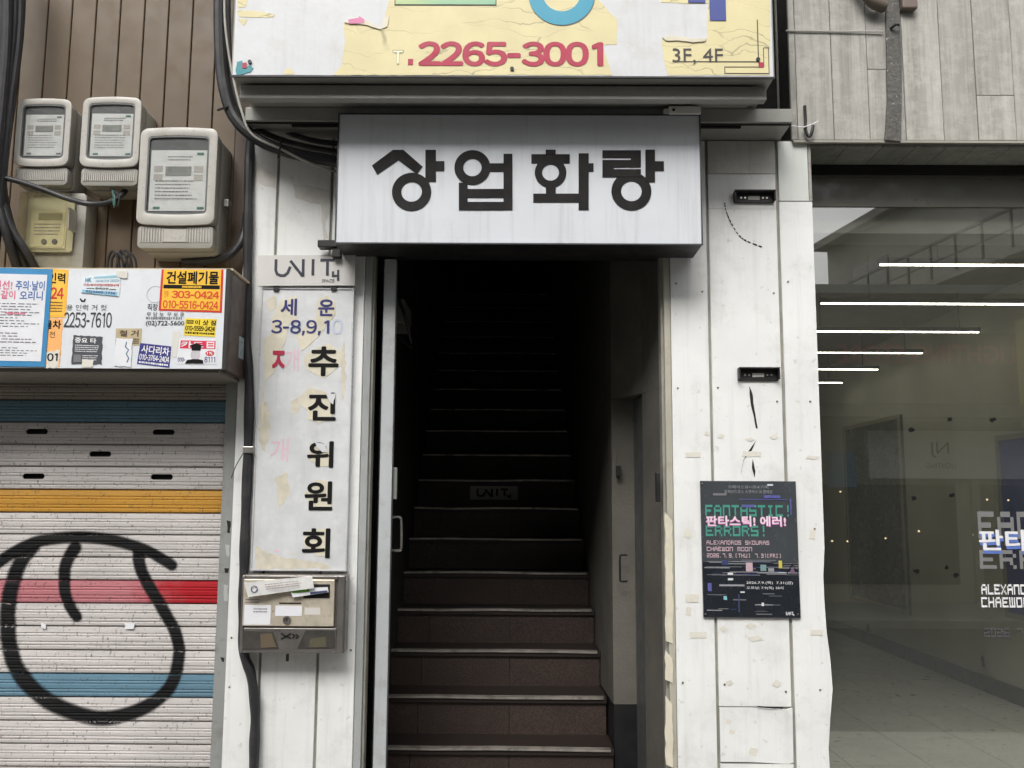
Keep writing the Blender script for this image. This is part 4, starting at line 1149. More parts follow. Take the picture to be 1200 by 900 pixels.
MB().prism([q.p(*z_) for z_ in ((0.22, 0.97), (0.27, 0.84), (0.42, 0.80), (0.54, 0.80), (0.66, 0.84), (0.68, 0.97))], q.c[0].y - 0.0024, q.c[0].y - 0.0003).build('printed_gown', black_ink, o)
lettering(o, '010-', q, 0.03, 0.74, 0.21, 0.91, navy_ink, 0.0008, bold=0.02)
lettering(o, '8111', q, 0.70, 0.7, 0.97, 0.93, navy_ink, 0.0008, bold=0.02)
c_ = q.p(0.83, 0.56); MB().disc((c_.x, c_.z), 0.018, q.c[0].y - 0.0010, q.c[0].y - 0.0002, 16, 0.011).build('red_badge', plain('badge_red', S(200, 40, 52)), o)
lettering(o, '1%', q, 0.76, 0.5, 0.90, 0.61, white_ink, 0.0016, bold=0.02)
# ladder truck sticker
o, q = sticker('navy blue sticker with white Korean writing and a phone number', (164.5, 402), (201, 406), (198.5, 431), (160.5, 426.5), plain('navy_sticker', S(52, 54, 130), 0.5))
lettering(o, '사다리차', q, 0.07, 0.07, 0.95, 0.46, white_ink, 0.0008, bold=0.03)
lettering(o, '010-3764-2404', q, 0.04, 0.5, 0.97, 0.78, white_ink, 0.0008, bold=0.03)
fineprint(o, q, 0.05, 0.85, 0.96, 0.95, 1, white_ink, 0.0008, 6, 0.9, ragr=0)
# demolition label
tan = M('tan_paper', S(186, 172, 138), 0.6, var=0.08, nscale=30)
o, q = sticker('tan paper label reading in brown letters, half under a white scrap', (136, 385), (166.5, 385), (165, 405), (135, 404), tan)
lettering(o, '철 거', q, 0.14, 0.1, 0.88, 0.48, plain('brown_ink', S(78, 50, 36)), 0.0008, bold=0.02)
fineprint(o, q, 0.68, 0.6, 0.92, 0.95, 3, plain('brown_ink2', S(78, 60, 46)), 0.0008, 9, 0.6, ragr=0)
o, q = sticker('torn white paper scrap with blue scribbles stuck over the tan label', (136, 396), (155.5, 397), (153, 430), (134, 429), paper, off=0.0022, rag=0.6, seed=5, name='paper_scrap', cat='paper')
MB().stroke([q.p(0.65, 0.12), q.p(0.6, 0.3), q.p(0.8, 0.4), q.p(0.68, 0.55), q.p(0.85, 0.7), q.p(0.75, 0.85)], 0.004, q.c[0].y - 0.0008, q.c[0].y - 0.0002).build('scribble', plain('teal_scribble', S(80, 110, 130)), o)
# pale blue shop sticker
skb = plain('skyblue_sticker', S(222, 230, 234), 0.4)
o, q = sticker('curled white and blue sticker with a red line below the cable tangle', (97, 324), (142, 321), (139.5, 347.5), (95, 343), skb, t=0.003, rag=0.5, seed=2)
cyan = plain('cyan_ink', S(62, 140, 170))
lettering(o, 'HK', q, 0.08, 0.1, 0.24, 0.36, cyan, 0.0008, bold=0.03)
MB().slab(q, 0.3, 0.05, 0.97, 0.16, 0.0007, -0.0001).build('blue_band', plain('pale_cyan', S(150, 196, 212)), o)
lettering(o, 'HANKOOK DESIGN', q, 0.36, 0.24, 0.97, 0.36, cyan, 0.0008)
lettering(o, '간판/유리썬팅/대형현수막', q, 0.04, 0.44, 0.98, 0.57, red_ink, 0.0008, bold=0.02)
lettering(o, 'www.한국간판.com', q, 0.13, 0.63, 0.9, 0.75, black_ink, 0.0008, bold=0.02)
MB().slab(q, 0.02, 0.8, 0.95, 0.99, 0.0007, -0.0001).build('blue_band', plain('pale_cyan2', S(140, 190, 214)), o)
lettering(o, '02)3600-1736', q, 0.12, 0.82, 0.9, 0.97, navy_ink, 0.0012, bold=0.02)
# dark slate flyer
o, q = sticker('torn dark slate flyer with white print under the worn phone number', (86, 393), (120, 395), (119.5, 427), (84, 427), M('slate_flyer', S(72, 76, 82), 0.5, var=0.15, nscale=30), rag=0.7, seed=7, name='flyer', cat='flyer')
lettering(o, '중요 타', q, 0.06, 0.06, 0.8, 0.25, white_ink, 0.0008, bold=0.03)
fineprint(o, q, 0.08, 0.32, 0.95, 0.6, 4, white_ink, 0.0008, 3, 0.4)
fineprint(o, q, 0.35, 0.68, 0.95, 0.9, 3, white_ink, 0.0008, 5, 0.4)
MB().slab(q, 0.05, 0.66, 0.3, 0.92, 0.0008, -0.0001).build('grey_square', grey_ink, o)
sticker('torn white tape scrap over the foot of the dark slate flyer', (96, 421), (109, 422), (109, 430), (96, 431), tape_m, off=0.002, rag=0.8, seed=9, name='tape_scrap', cat='tape')
sticker('beige tape scrap at the corner of the curled blue sticker', (136, 317), (150, 318), (149, 326), (138, 325), tape_m, off=0.0035, rag=0.8, seed=10, name='tape_scrap', cat='tape')
sticker('small pale paper scrap between the navy sticker and graduate sticker', (203, 388), (211, 388), (207, 418), (200, 418), M('pale_scrap', S(222, 220, 212)), rag=0.8, seed=12, name='paper_scrap', cat='paper')
# yellow strip stickers beside the notice
o, q = sticker('tall orange and yellow sticker partly hidden behind the blue-framed notice', (40, 314), (80.5, 316), (77, 372), (40, 372), plain('amber_sticker', S(246, 186, 58), 0.5), off=0.0)
MB().slab(q, 0.1, 0.05, 0.93, 0.95, 0.0005, -0.0001).build('field', plain('amber_field', S(250, 196, 76)), o)
lettering(o, '인력', q, 0.42, 0.08, 0.92, 0.3, black_ink, 0.0010, bold=0.03)
lettering(o, '24', q, 0.5, 0.38, 0.9, 0.62, red_ink, 0.0010, bold=0.03)
fineprint(o, q, 0.5, 0.68, 0.88, 0.92, 4, plain('brown_ink3', S(120, 70, 30)), 0.0010, 3, 0.5, ragr=0)
o, q = sticker('peach coloured peeling label below the amber sticker, partly under the notice', (40, 373), (74, 373), (70, 430), (40, 430), org, rag=0.6, seed=3)
lettering(o, '물차', q, 0.35, 0.04, 0.95, 0.22, black_ink, 0.0008, bold=0.03)
lettering(o, '전', q, 0.55, 0.27, 0.75, 0.4, plain('brown_ink4', S(120, 80, 40)), 0.0008)
lettering(o, '01', q, 0.5, 0.72, 0.9, 0.88, black_ink, 0.0008, bold=0.03)
sticker('torn white patch at the foot of the peach label', (53, 412), (70, 410), (68, 430), (55, 432), tape_m, off=0.0009, t=0.0002, rag=1.2, seed=14, name='tape_scrap', cat='tape')
# notice in a blue border
blue_b = M('blue_border', S(66, 140, 190), 0.4, var=0.08)
o, q = sticker('paper notice in a bright blue taped border with pink and blue headings', (-70, 312), (62, 315.5), (53, 430), (-70, 428), blue_b, t=0.002, off=0.003, name='paper_notice', cat='notice')
MB().slab(q, 0.0, 0.06, 0.955, 0.945, 0.001, -0.0001).build('sheet', paper, o)
pk = plain('pink_ink', S(222, 110, 140))
bl2 = plain('heading_blue', S(66, 110, 178))
lettering(o, '전선!', q, 0.48, 0.13, 0.65, 0.22, pk, 0.0018, bold=0.02)
lettering(o, '주의·날이', q, 0.68, 0.125, 0.94, 0.225, bl2, 0.0018, bold=0.02)
lettering(o, '똑같이', q, 0.48, 0.23, 0.68, 0.32, pk, 0.0018, bold=0.02)
lettering(o, '오리니', q, 0.72, 0.23, 0.93, 0.325, bl2, 0.0018, bold=0.02)
fineprint(o, q, 0.05, 0.36, 0.93, 0.62, 9, grey_ink, 0.0018, 21, 0.35)
fineprint(o, q, 0.05, 0.66, 0.93, 0.78, 4, grey_ink, 0.0018, 22, 0.35)
fineprint(o, q, 0.05, 0.81, 0.93, 0.91, 4, grey_ink, 0.0018, 23, 0.35)
fineprint(o, q, 0.6, 0.455, 0.78, 0.48, 1, pk, 0.0024, 24, 0.8, ragr=0)
# scrap on the brown side
cS = Vector((fx1 + 0.0108, -0.1, 0))
za, zb = P(282, 420, -0.1).z, P(282, 395, -0.1).z
MB().box(fx1 + 0.0102, fx1 + 0.0112, -0.13, -0.06, za, zb).build('paper_scrap', M('bluish_scrap', S(150, 165, 172), 0.6, var=0.3, nscale=40), label='torn bluish paper scrap on the brown side of the sign box', cat='paper')

# ------------------------------------------------------------------ roller shutter
YSH = 0.075
ys_px = [442, 469, 495, 521, 547, 574, 601, 626.5, 653, 680, 707, 734, 762, 789.5, 817, 845, 872, 899]
zrow = [P(130, y, YSH).z for y in ys_px]
pitch = (zrow[1] - zrow[-1]) / (len(zrow) - 2)
while zrow[-1] - pitch > 0.02: zrow.append(zrow[-1] - pitch)
sx0, sx1 = -3.0, P(260, 680, YSH).x
def slat_y(f):
    """profile across one slat, f = 0 top .. 1 bottom; negative is proud"""
    if f < 0.022 or f > 0.978: return 0.018
    if f < 0.05 or f > 0.95: return 0.003
    y = -0.002 - 0.004 * math.sin(math.pi * (f - 0.05) / 0.9)
    for c in (0.30, 0.42, 0.66, 0.80):
        y += 0.0040 * math.exp(-((f - c) / 0.022) ** 2)
    return y
FR = [0.0, 0.0215, 0.0225, 0.04, 0.055, 0.12, 0.2, 0.26, 0.29, 0.31, 0.34, 0.385, 0.41, 0.43, 0.46, 0.55, 0.62, 0.65, 0.67, 0.70, 0.76, 0.79, 0.81, 0.84, 0.9, 0.945, 0.96, 0.9775, 0.9785, 1.0]
def shut_mat(name, col, fade=None, dirt=0.35):
    m, t, N, L, b = nodes(name)
    pv = wpos(t)
    c = mixc(t, ramp(t, noise(t, pv, 3, 5), 0.3, 0.7), sc4(col, 0.9), sc4(col, 1.08))
    if fade:
        g_ = N.new('ShaderNodeNewGeometry'); sp = N.new('ShaderNodeSeparateXYZ'); L.new(g_.outputs['Position'], sp.inputs[0])
        ad = N.new('ShaderNodeMath'); ad.operation = 'MULTIPLY_ADD'; ad.inputs[1].default_value = 0.35
        L.new(noise(t, pv, 12, 6), ad.inputs[0]); L.new(sp.outputs[0], ad.inputs[2])
        c = mixc(t, ramp_at(t, ad.outputs[0], fade[0], fade[1]), fade[2], c)
    hv = wpos(t, (2.0, 2.0, 110))
    c = mixc(t, mul(t, ramp(t, noise(t, hv, 1.0, 5, 0.7), 0.5, 0.75), dirt), c, sc4(col, 0.45))
    sv = wpos(t, (55, 55, 30))
    c = mixc(t, mul(t, ramp(t, noise(t, sv, 1.6, 3, 0.6), 0.60, 0.68), 0.7), c, S(70, 66, 62))
    L.new(c, b.inputs['Base Color']); b.inputs['Roughness'].default_value = 0.45
    return m
def ramp_at(t, v, lo, hi):
    mr = t.nodes.new('ShaderNodeMapRange'); mr.inputs[1].default_value = lo; mr.inputs[2].default_value = hi
    t.links.new(v, mr.inputs[0]); return mr.outputs[0]
sh_white = shut_mat('shutter_white', S(198, 193, 190), dirt=0.6)
sh_grey = shut_mat('shutter_grey', S(150, 142, 132))
sh_blue = shut_mat('shutter_blue', S(96, 130, 148), dirt=0.3)
sh_yel = shut_mat('shutter_yellow', S(194, 144, 58), dirt=0.25)
xr = P(172, 693, YSH).x
sh_red = shut_mat('shutter_red', S(168, 14, 28), fade=(xr + 0.10, xr + 0.32, S(182, 116, 122)), dirt=0.25)
shut = thing('roller_shutter', 'white roller shutter with coloured stripes and a black graffiti loop', 'shutter', ((sx0 + sx1) / 2, YSH, 0))
cols = {0: sh_grey, 1: sh_blue, 5: sh_yel, 9: sh_red, 13: sh_blue}
slots = {2: ((44, 505), (192, 508)), 3: ((118, 532),), 4: ((40, 558), (190, 561))}
for r in range(len(zrow) - 1):
    zt, zb = zrow[r], zrow[r + 1]
    xsx = [(sx0, sx1, False)]
    if r in slots:
        xsx = []; c0_ = sx0
        for (x_, y_) in slots[r]:
            xa, xb = P(x_ - 13, y_, YSH).x, P(x_ + 13, y_, YSH).x
            xsx += [(c0_, xa, False), (xa, xb, True)]; c0_ = xb
        xsx.append((c0_, sx1, False))
    mb = MB()
    for xa, xb, hole in xsx:
        for k in range(len(FR) - 1):
            f0, f1 = FR[k], FR[k + 1]
            if hole and 0.31 <= f0 and f1 <= 0.56: continue
            za, zbq = zt + (zb - zt) * f0, zt + (zb - zt) * f1
            mb.add([(xa, YSH + slat_y(f0), za), (xb, YSH + slat_y(f0), za), (xb, YSH + slat_y(f1), zbq), (xa, YSH + slat_y(f1), zbq)], [(0, 1, 2, 3)])
    sl = mb.build('slat', cols.get(r, sh_white), shut)
    if r in slots:
        for xa, xb, hole in xsx:
            if hole:
                q = WQ(xa, xb, zt + (zb - zt) * 0.56, zt + (zb - zt) * 0.31, YSH)
                # rounded slot ends
                hh_ = (q.c[0].z - q.c[3].z)
                e = MB()
                for sgn, xe in ((1, xa), (-1, xb)):
                    zc_ = (q.c[0].z + q.c[3].z) / 2
                    arcp = [(xe + sgn * hh_ / 2 * (1 - math.cos(a)), zc_ + hh_ / 2 * math.sin(a)) for a in [math.pi / 2 * k / 4 for k in range(5)]]
                    e.prism([(xe - sgn * 0.0, zc_ + hh_ / 2 + 0.001), (xe, zc_)] + arcp, YSH - 0.006, YSH + 0.002)
                    arcp = [(p_[0], 2 * zc_ - p_[1]) for p_ in arcp]
                    e.prism([(xe, zc_ - hh_ / 2 - 0.001), (xe, zc_)] + arcp, YSH - 0.006, YSH + 0.002)
                e.build('slot_corner', sh_white, sl)
MB().box(sx0, sx1, YSH + 0.02, YSH + 0.04, 0, zrow[0]).build('void_shade_board', gap_black, shut)  # black board painting the darkness behind the slats
# sprayed loop follows the slat relief
gm_, t_, N_, L_, b_ = nodes('black_spray_paint')
L_.new(mixc(t_, ramp(t_, noise(t_, wpos(t_, (3, 3, 90)), 1.0, 5, 0.7), 0.55, 0.8), S(20, 20, 21), S(62, 60, 60)), b_.inputs['Base Color'])
at = N_.new('ShaderNodeAttribute'); at.attribute_name = 'edge'
ad = N_.new('ShaderNodeMath'); ad.operation = 'MULTIPLY_ADD'; ad.inputs[1].default_value = 0.35; ad.inputs[2].default_value = -0.17
L_.new(noise(t_, wpos(t_), 260, 2), ad.inputs[0])
sm = N_.new('ShaderNodeMath'); sm.operation = 'ADD'; L_.new(at.outputs['Fac'], sm.inputs[0]); L_.new(ad.outputs[0], sm.inputs[1])
L_.new(ramp_at(t_, sm.outputs[0], 1.02, 0.62), b_.inputs['Alpha']); b_.inputs['Roughness'].default_value = 0.6; b_.inputs['Specular IOR Level'].default_value = 0.2
def zprofile(z):
    for r in range(len(zrow) - 1):
        if zrow[r] >= z >= zrow[r + 1]:
            return slat_y((zrow[r] - z) / (zrow[r] - zrow[r + 1]))
    return 0
def spray(pts, wpx, n=14, taper=True, lift=0.002):
    c = catmull([Vector(p) for p in pts], 60)
    kx = 0.00378
    vs, fs, ed = [], [], []
    W = 30
    cw = [P(p.x, p.y, YSH) for p in c]
    arc_ = [0.0]
    for i in range(1, len(cw)): arc_.append(arc_[-1] + (cw[i] - cw[i - 1]).length)
    for i, p in enumerate(cw):
        d = cw[min(i + 1, len(cw) - 1)] - cw[max(i - 1, 0)]
        nn = Vector((-d.z, 0, d.x)).normalized()
        s_ = i / (len(cw) - 1)
        hw = wpx(s_) * kx / 2 * 1.12
        for k in range(W + 1):
            u = -1 + 2 * k / W
            q = p + nn * hw * u
            vs.append((q.x, YSH + zprofile(q.z) - lift, q.z))
            dd = min(arc_[i], arc_[-1] - arc_[i])
            cap = max(0.0, 1.0 - dd / hw)
            ed.append(min(1.2, math.hypot(u, cap)))
    for i in range(len(cw) - 1):
        for k in range(W):
            b0 = i * (W + 1) + k
            fs.append((b0, b0 + 1, b0 + W + 2, b0 + W + 1))
    off = worldpos(shut)
    me = bpy.data.meshes.new('graffiti')
    me.from_pydata([Vector(v) - off for v in vs], [], fs)
    a = me.attributes.new('edge', 'FLOAT', 'POINT'); a.data.foreach_set('value', ed)
    me.materials.append(gm_)
    o = bpy.data.objects.new('graffiti', me); COL.objects.link(o); o.parent = shut
spray([(46, 633), (27, 655), (16, 681), (10, 716), (13, 762), (29, 796), (64, 825), (116, 841), (162, 832), (197, 808), (209.5, 773), (207, 744), (191, 713), (170.5, 678), (163, 655), (166, 640)], lambda s: 16.5 + 2.5 * math.sin(s * 6))
spray([(-30, 690), (-12, 668), (0, 658), (17, 647), (46, 634), (92, 629), (133, 633), (168, 643), (191, 655), (208, 666)], lambda s: 14 - 3 * max(0, s - 0.5), lift=0.0032)
spray([(94, 634), (79, 658), (76, 684), (81, 707), (95, 728)], lambda s: 16 - 4 * s, lift=0.0027)
for k, (x_, y_) in enumerate(((152, 734), (51, 734))):
    patch('paper_scrap', [(x_ - (6 if k == 0 else 3), y_ - 4), (x_ + (6 if k == 0 else 3), y_ - 3.5), (x_ + 5 - 2 * k, y_ + 3), (x_ - 5 + 3 * k, y_ + 3 - k)], YSH - 0.008, 0.003, paper, shut, 0.5, 3, k)
grx1 = P(278, 680, 0.01).x
gr_ = thing('shutter_guide', 'grey steel guide rail between the roller shutter and white pier', 'guide rail', (grx1 - 0.04, 0.03, 0))
zg = P(270, 446, 0.02).z
rail_m = M('guide_grey', S(142, 144, 142), 0.5, var=0.08, grime=0.45, gcol=S(96, 90, 82), gscale=14, streak=0.2)
MB().box(sx1 - 0.004, sx1 + 0.062, 0.03, 0.12, 0, zg).build('rail', rail_m, gr_, bevel=0.004)
MB().box(sx1 + 0.063, lx0 - 0.001, 0.012, 0.12, 0, zg + 0.02).build('edge_strip', M('edge_white', S(206, 204, 196), 0.6, grime=0.4, streak=0.3), gr_, bevel=0.003)
for k, (y0, y1) in enumerate(((610, 625), (638, 652), (665, 672), (685, 705), (770, 776))):
    xx = 266 - (y0 - 600) * 0.045
    patch('paint_chip', [(xx, y0), (xx + 5, y0 + 1), (xx + 4, y1), (xx + 1, y1 - 1)], 0.03, 0.0012, plain('chip_pale', S(176, 178, 174)) if k % 2 else gap_black, gr_, 0.8, 4, 60 + k)
MB().box(-3.0, lx0 - 0.002, 0.02, 0.16, zrow[0] + 0.001, zrow[0] + 0.17).build('shutter_hood', M('hood_grey', S(116, 112, 102), 0.5, streak=0.2), label='dull metal hood over the roller shutter under the sign box', cat='hood')

# ------------------------------------------------------------------ nameplate, vertical signboard, letterbox
npq = Quad((302.5, 299), (416.5, 298.5), (416, 334.5), (301.5, 335), -0.045)
npl = MB().slab(npq, 0, 0, 1, 1, 0.0, 0.012)
plate = npl.build('name_plate', M('brushed_plate', S(206, 204, 200), 0.4, var=0.05, streak=0.1, grime=0.15, gcol=S(160, 156, 148)), label='pale metal nameplate with a thin dark logo above the vertical signboard', cat='plate', bevel=0.001)
unit_logo(plate, npq, 0.17, 0.14, 0.845, 0.88, plain('logo_ink', S(52, 54, 64)), 0.0014, 0.0125)
lettering(plate, 'SPACE', npq, 0.66, 0.8, 0.79, 0.9, plain('logo_ink2', S(70, 72, 80)), 0.0012, bold=0.01)
for u in (0.19, 0.78):
    a_ = npq.p(u, 1.0)
    MB().box(a_.x - 0.012, a_.x + 0.012, -0.04, -0.001, a_.z - 0.02, a_.z - 0.0005).build('mounting_tab', black_metal, plate)
a_ = npq.p(0.8, 0.0)
MB().box(a_.x - 0.01, a_.x + 0.01, -0.04, -0.001, a_.z + 0.0005, a_.z + 0.07).build('mounting_tab', black_metal, plate)

YV = -0.03
vb0, vb1 = P(300, 504, YV).x, P(410.5, 504, YV).x
vz0, vz1 = P(350, 669, YV).z, P(350, 337.5, YV).z
vsn = thing('vertical_signboard', 'tall pale signboard with peeling Korean letters on the narrow pier', 'sign', ((vb0 + vb1) / 2, -0.02, vz0))
bm_ = M('worn_board', S(206, 208, 209), 0.5, var=0.09, nscale=10, streak=0.25, scol=S(166, 164, 158), grime=0.6, gcol=S(226, 227, 227), gscale=11, bump=0.2, bscale=40)
MB().box(vb0 + 0.006, vb1 - 0.006, YV, -0.001, vz0 + 0.005, vz1 - 0.006).build('board', bm_, vsn)
frm = M('sign_frame_alu', S(206, 208, 210), 0.35, grime=0.3, metal=0.2)
MB().box(vb0, vb0 + 0.006, YV - 0.005, -0.001, vz0, vz1).build('frame', frm, vsn)
MB().box(vb1 - 0.006, vb1, YV - 0.005, -0.001, vz0, vz1).build('frame', frm, vsn)
MB().box(vb0 + 0.006, vb1 - 0.006, YV - 0.005, -0.001, vz1 - 0.006, vz1).build('frame', frm, vsn)
MB().box(vb0 + 0.006, vb1 - 0.006, YV - 0.004, -0.001, vz0, vz0 + 0.005).build('frame', frm, vsn)
def cp(pts): return [(270 + a / 3.3333, 290 + b / 3.3333) for a, b in pts]
for k, pts in enumerate([cp([(200, 205), (260, 190), (262, 290), (225, 300), (220, 350), (200, 410), (170, 490), (133, 528), (130, 360), (165, 330), (160, 280)]),
     cp([(340, 205), (378, 190), (412, 215), (410, 262), (380, 300), (350, 345), (278, 405), (256, 348), (300, 300), (335, 270)]),
     cp([(295, 415), (385, 372), (432, 412), (430, 460), (365, 512), (300, 478), (285, 440)]),
     cp([(262, 590), (310, 545), (360, 560), (415, 590), (400, 660), (345, 688), (305, 672), (300, 635), (270, 615)]),
     cp([(310, 760), (345, 775), (380, 785), (400, 850), (355, 858), (310, 830)]),
     [(357, 578), (372, 562), (389, 566), (389, 597), (366, 598)], [(357, 622), (386, 619), (386, 652), (372, 652), (356, 640)], cp([(125, 530), (132, 560), (128, 680), (120, 680), (122, 560)])]):
    patch('peeled_film', pts, YV, 0.0015, cream_film, vsn, 0.7, 5, 40 + k)
OV = 0.0030
glue = M('glue_residue', S(206, 200, 182), 0.6, var=0.12, nscale=25, bump=0.3, bscale=40)
for k, pts in enumerate([[(303, 480), (312, 470), (318, 500), (310, 530), (303, 515)], [(300, 640), (318, 650), (345, 655), (380, 660), (388, 666), (300, 667)], [(340, 470), (348, 466), (352, 480), (344, 486)], [(398, 420), (404, 400), (406, 450), (401, 470)], [(322, 560), (336, 552), (340, 580), (328, 596)], [(312, 350), (322, 345), (324, 362), (314, 366)]]):
    patch('glue_residue', pts, YV, 0.0007, glue, vsn, 1.6, 4, 140 + k)
letterpx(vsn, '세', 329, 350, 348, 370, YV, navy_ink, OV, 0.03)
letterpx(vsn, '운', 373, 351, 392, 370.5, YV, navy_ink, OV, 0.03)
letterpx(vsn, '3-8,9,1', 318, 375, 386, 393, YV, navy_ink, OV, 0.02)
letterpx(vsn, '0', 389, 374, 402, 392, YV, plain('ghost_blue', S(190, 196, 214)), 0.001, 0.02)
letterpx(vsn, 'ㅈ', 319, 411, 334, 432, YV, crimson, OV, 0.04)
letterpx(vsn, '개', 334, 409, 350, 436, YV, pink_ghost, 0.001, 0.0)
letterpx(vsn, '추', 361.5, 406, 397, 441, YV, black_ink, OV, 0.035)
letterpx(vsn, '진', 361, 460, 394, 493, YV, black_ink, OV, 0.035)
letterpx(vsn, '위', 360, 517, 391, 548, YV, black_ink, OV, 0.035)
letterpx(vsn, '원', 357, 564, 390, 598, YV, black_ink, OV, 0.03)
letterpx(vsn, '회', 354, 619, 387, 654, YV, black_ink, OV, 0.03)
letterpx(vsn, '개', 317, 514, 338, 541, YV, pink_ghost, 0.001, 0.0)
patch('film_chip', cp([(375, 575), (412, 570), (402, 612), (388, 604)]), YV - 0.0032, 0.002, bm_, vsn, 0.5, 4, 70)
patch('film_chip', cp([(330, 760), (372, 770), (380, 800), (360, 800), (340, 780)]), YV - 0.0032, 0.002, bm_, vsn, 0.5, 4, 71)
for x_, y_ in ((322, 645), (340, 648), (355, 665)):
    patch('paint_fleck', [(x_, y_), (x_ + 5, y_ - 1), (x_ + 6, y_ + 2), (x_ + 1, y_ + 2)], YV, 0.001, pink_ghost if x_ == 322 else cream_film, vsn, 0.4, 3, 80)

YM = -0.115
a, b, c, d = rect(281.5, 674, 403.5, 766, YM)
box_ = thing('letterbox', 'worn stainless letterbox with mail jammed in its slot under the vertical signboard', 'letterbox', ((a + b) / 2, -0.06, c))
steel = M('worn_steel', S(128, 124, 120), 0.35, var=0.15, nscale=10, metal=0.6, streak=0.3, scol=S(86, 78, 70), grime=0.3, gcol=S(92, 84, 76))
goldst = M('brassy_steel', S(206, 196, 178), 0.35, var=0.12, nscale=30, metal=0.35, grime=0.5, gcol=S(170, 150, 122), gscale=25)
MB().box(a, b, YM + 0.012, -0.012, c, d).build('body', steel, box_, bevel=0.006)
MB().box(a + 0.002, a + 0.016, YM, YM + 0.0115, c + 0.002, d - 0.002).build('front_rim', steel, box_, bevel=0.003)
MB().box(b - 0.03, b - 0.002, YM, YM + 0.0115, c + 0.002, d - 0.002).build('front_rim', steel, box_, bevel=0.003)
MB().box(a + 0.0165, b - 0.0305, YM, YM + 0.0115, d - 0.018, d - 0.002).build('front_rim', steel, box_, bevel=0.003)
zm1 = P(340, 736, YM).z
MB().box(a + 0.0165, b - 0.0305, YM, YM + 0.0115, c + 0.002, zm1).build('lower_panel', steel, box_, bevel=0.003)
qd = RQ(284.5, 679, 391.5, 734, YM - 0.006)
door = MB().slab(qd, 0, 0, 1, 1, 0.0, 0.016).build('door', goldst, box_, bevel=0.003)
MB().slab(qd, 0.66, 0.1, 0.95, 0.4, 0.0009, -0.0001).build('slot_shade', gap_black, door, bevel=0.0)  # flat black plate painting the shade inside the open slot
MB().slab(qd, 0.02, 0.55, 0.31, 0.97, 0.0008, -0.0001).build('paper_label', paper, door)
fineprint(door, qd, 0.12, 0.62, 0.27, 0.74, 2, grey_ink, 0.0014, 31, 0.5, ragr=0)
MB().slab(qd, 0.36, 0.56, 0.65, 0.78, 0.0009, -0.0001).build('paper_label', paper, door)
MB().slab(qd, 0.68, 0.6, 0.85, 0.75, 0.0009, -0.0001).build('paper_label', M('grey_label', S(206, 202, 196), 0.5), door)
MB().slab(qd, 0.4, 0.495, 0.64, 0.525, 0.0008, -0.0001).build('name_slit', black_metal, door)
fineprint(door, qd, 0.03, 0.42, 0.18, 0.54, 2, grey_ink, 0.0012, 33, 0.5, ragr=0)
kc = qd.p(0.49, 0.86)
MB().ring((kc.x, kc.z), 0.017, 0.009, YM - 0.012, YM - 0.0062, 20).build('lock_ring', chrome, door)
MB().disc((kc.x, kc.z), 0.0085, YM - 0.009, YM - 0.0062, 16).build('lock_barrel', steel, door)
MB().box(kc.x - 0.0015, kc.x + 0.0015, YM - 0.0105, YM - 0.0092, kc.z - 0.005, kc.z + 0.005).build('keyhole', gap_black, door)
win_d = M('smoky_window', S(70, 68, 64), 0.15, var=0.2, nscale=20)
def trap(pts): return [P(250 + u / 2.5, 540 + v / 2.5, YM - 0.001) for u, v in pts]
MB().prism(trap([(86, 498), (175, 500), (192, 550), (86, 552)]), YM - 0.003, YM - 0.0002).build('viewing_window', win_d, box_)
MB().prism(trap([(270, 497), (355, 497), (355, 548), (246, 550)]), YM - 0.003, YM - 0.0002).build('viewing_window', win_d, box_)
MB().prism(trap([(138, 508), (170, 505), (185, 545), (140, 548)]), YM - 0.0042, YM - 0.0032).build('paper_glimpse', M('tan_glimpse', S(104, 92, 76), 0.2), box_)
MB().prism(trap([(285, 520), (330, 515), (332, 545), (280, 546)]), YM - 0.0042, YM - 0.0032).build('paper_glimpse', M('tan_glimpse2', S(90, 86, 70), 0.2), box_)
for pts in ([(198, 505), (212, 514), (228, 520)], [(228, 505), (214, 514), (198, 522)], [(232, 507), (238, 513), (232, 520)], [(242, 508), (248, 514), (242, 520)]):
    MB().stroke(trap(pts), 0.006, YM - 0.0025, YM - 0.0003).build('embossed_mark', black_metal, box_)
MB().boxpx(335, 766.5, 338, 775, -0.06, -0.05).build('hinge_pin', M('rusty', S(90, 66, 52), 0.8), box_)
for x_, m__ in ((282, 0), (402, 0)):
    pass
env = Quad((286, 683), (366, 675), (368.5, 689), (291, 699.5), YM - 0.03)
mb = MB()
n = 10
for i in range(n):
    u0_, u1_ = i / n, (i + 1) / n
    w0 = 0.006 * math.sin(u0_ * 9); w1 = 0.006 * math.sin(u1_ * 9)
    mb.add([env.p(u0_, 0, w0), env.p(u1_, 0, w1), env.p(u1_, 1, w1 + 0.004), env.p(u0_, 1, w0 + 0.004), env.p(u0_, 0, w0 - 0.004), env.p(u1_, 0, w1 - 0.004)], [(0, 1, 2, 3), (0, 4, 5, 1)])
news = mb.build('folded_mail', M('newsprint', S(206, 205, 202), 0.7, var=0.1, nscale=20), label='crumpled white mail stuck through the letterbox slot', cat='mail')
MB().ring((env.p(0.13, 0.5).x, env.p(0.13, 0.5).z), 0.014, 0.011, YM - 0.0412, YM - 0.0405, 20).build('stamp', navy_ink, news)
fineprint(news, env, 0.3, 0.25, 0.85, 0.75, 3, plain('news_ink', S(150, 130, 130)), 0.0125, 40, 0.4)
env2 = Quad((340, 690), (384, 688), (385, 694), (343, 700), YM - 0.022)
en = MB().slab(env2, 0, 0, 1, 1, 0.002, 0.002).build('envelope', paper, label='white envelope with green band jutting from the letterbox slot', cat='mail')
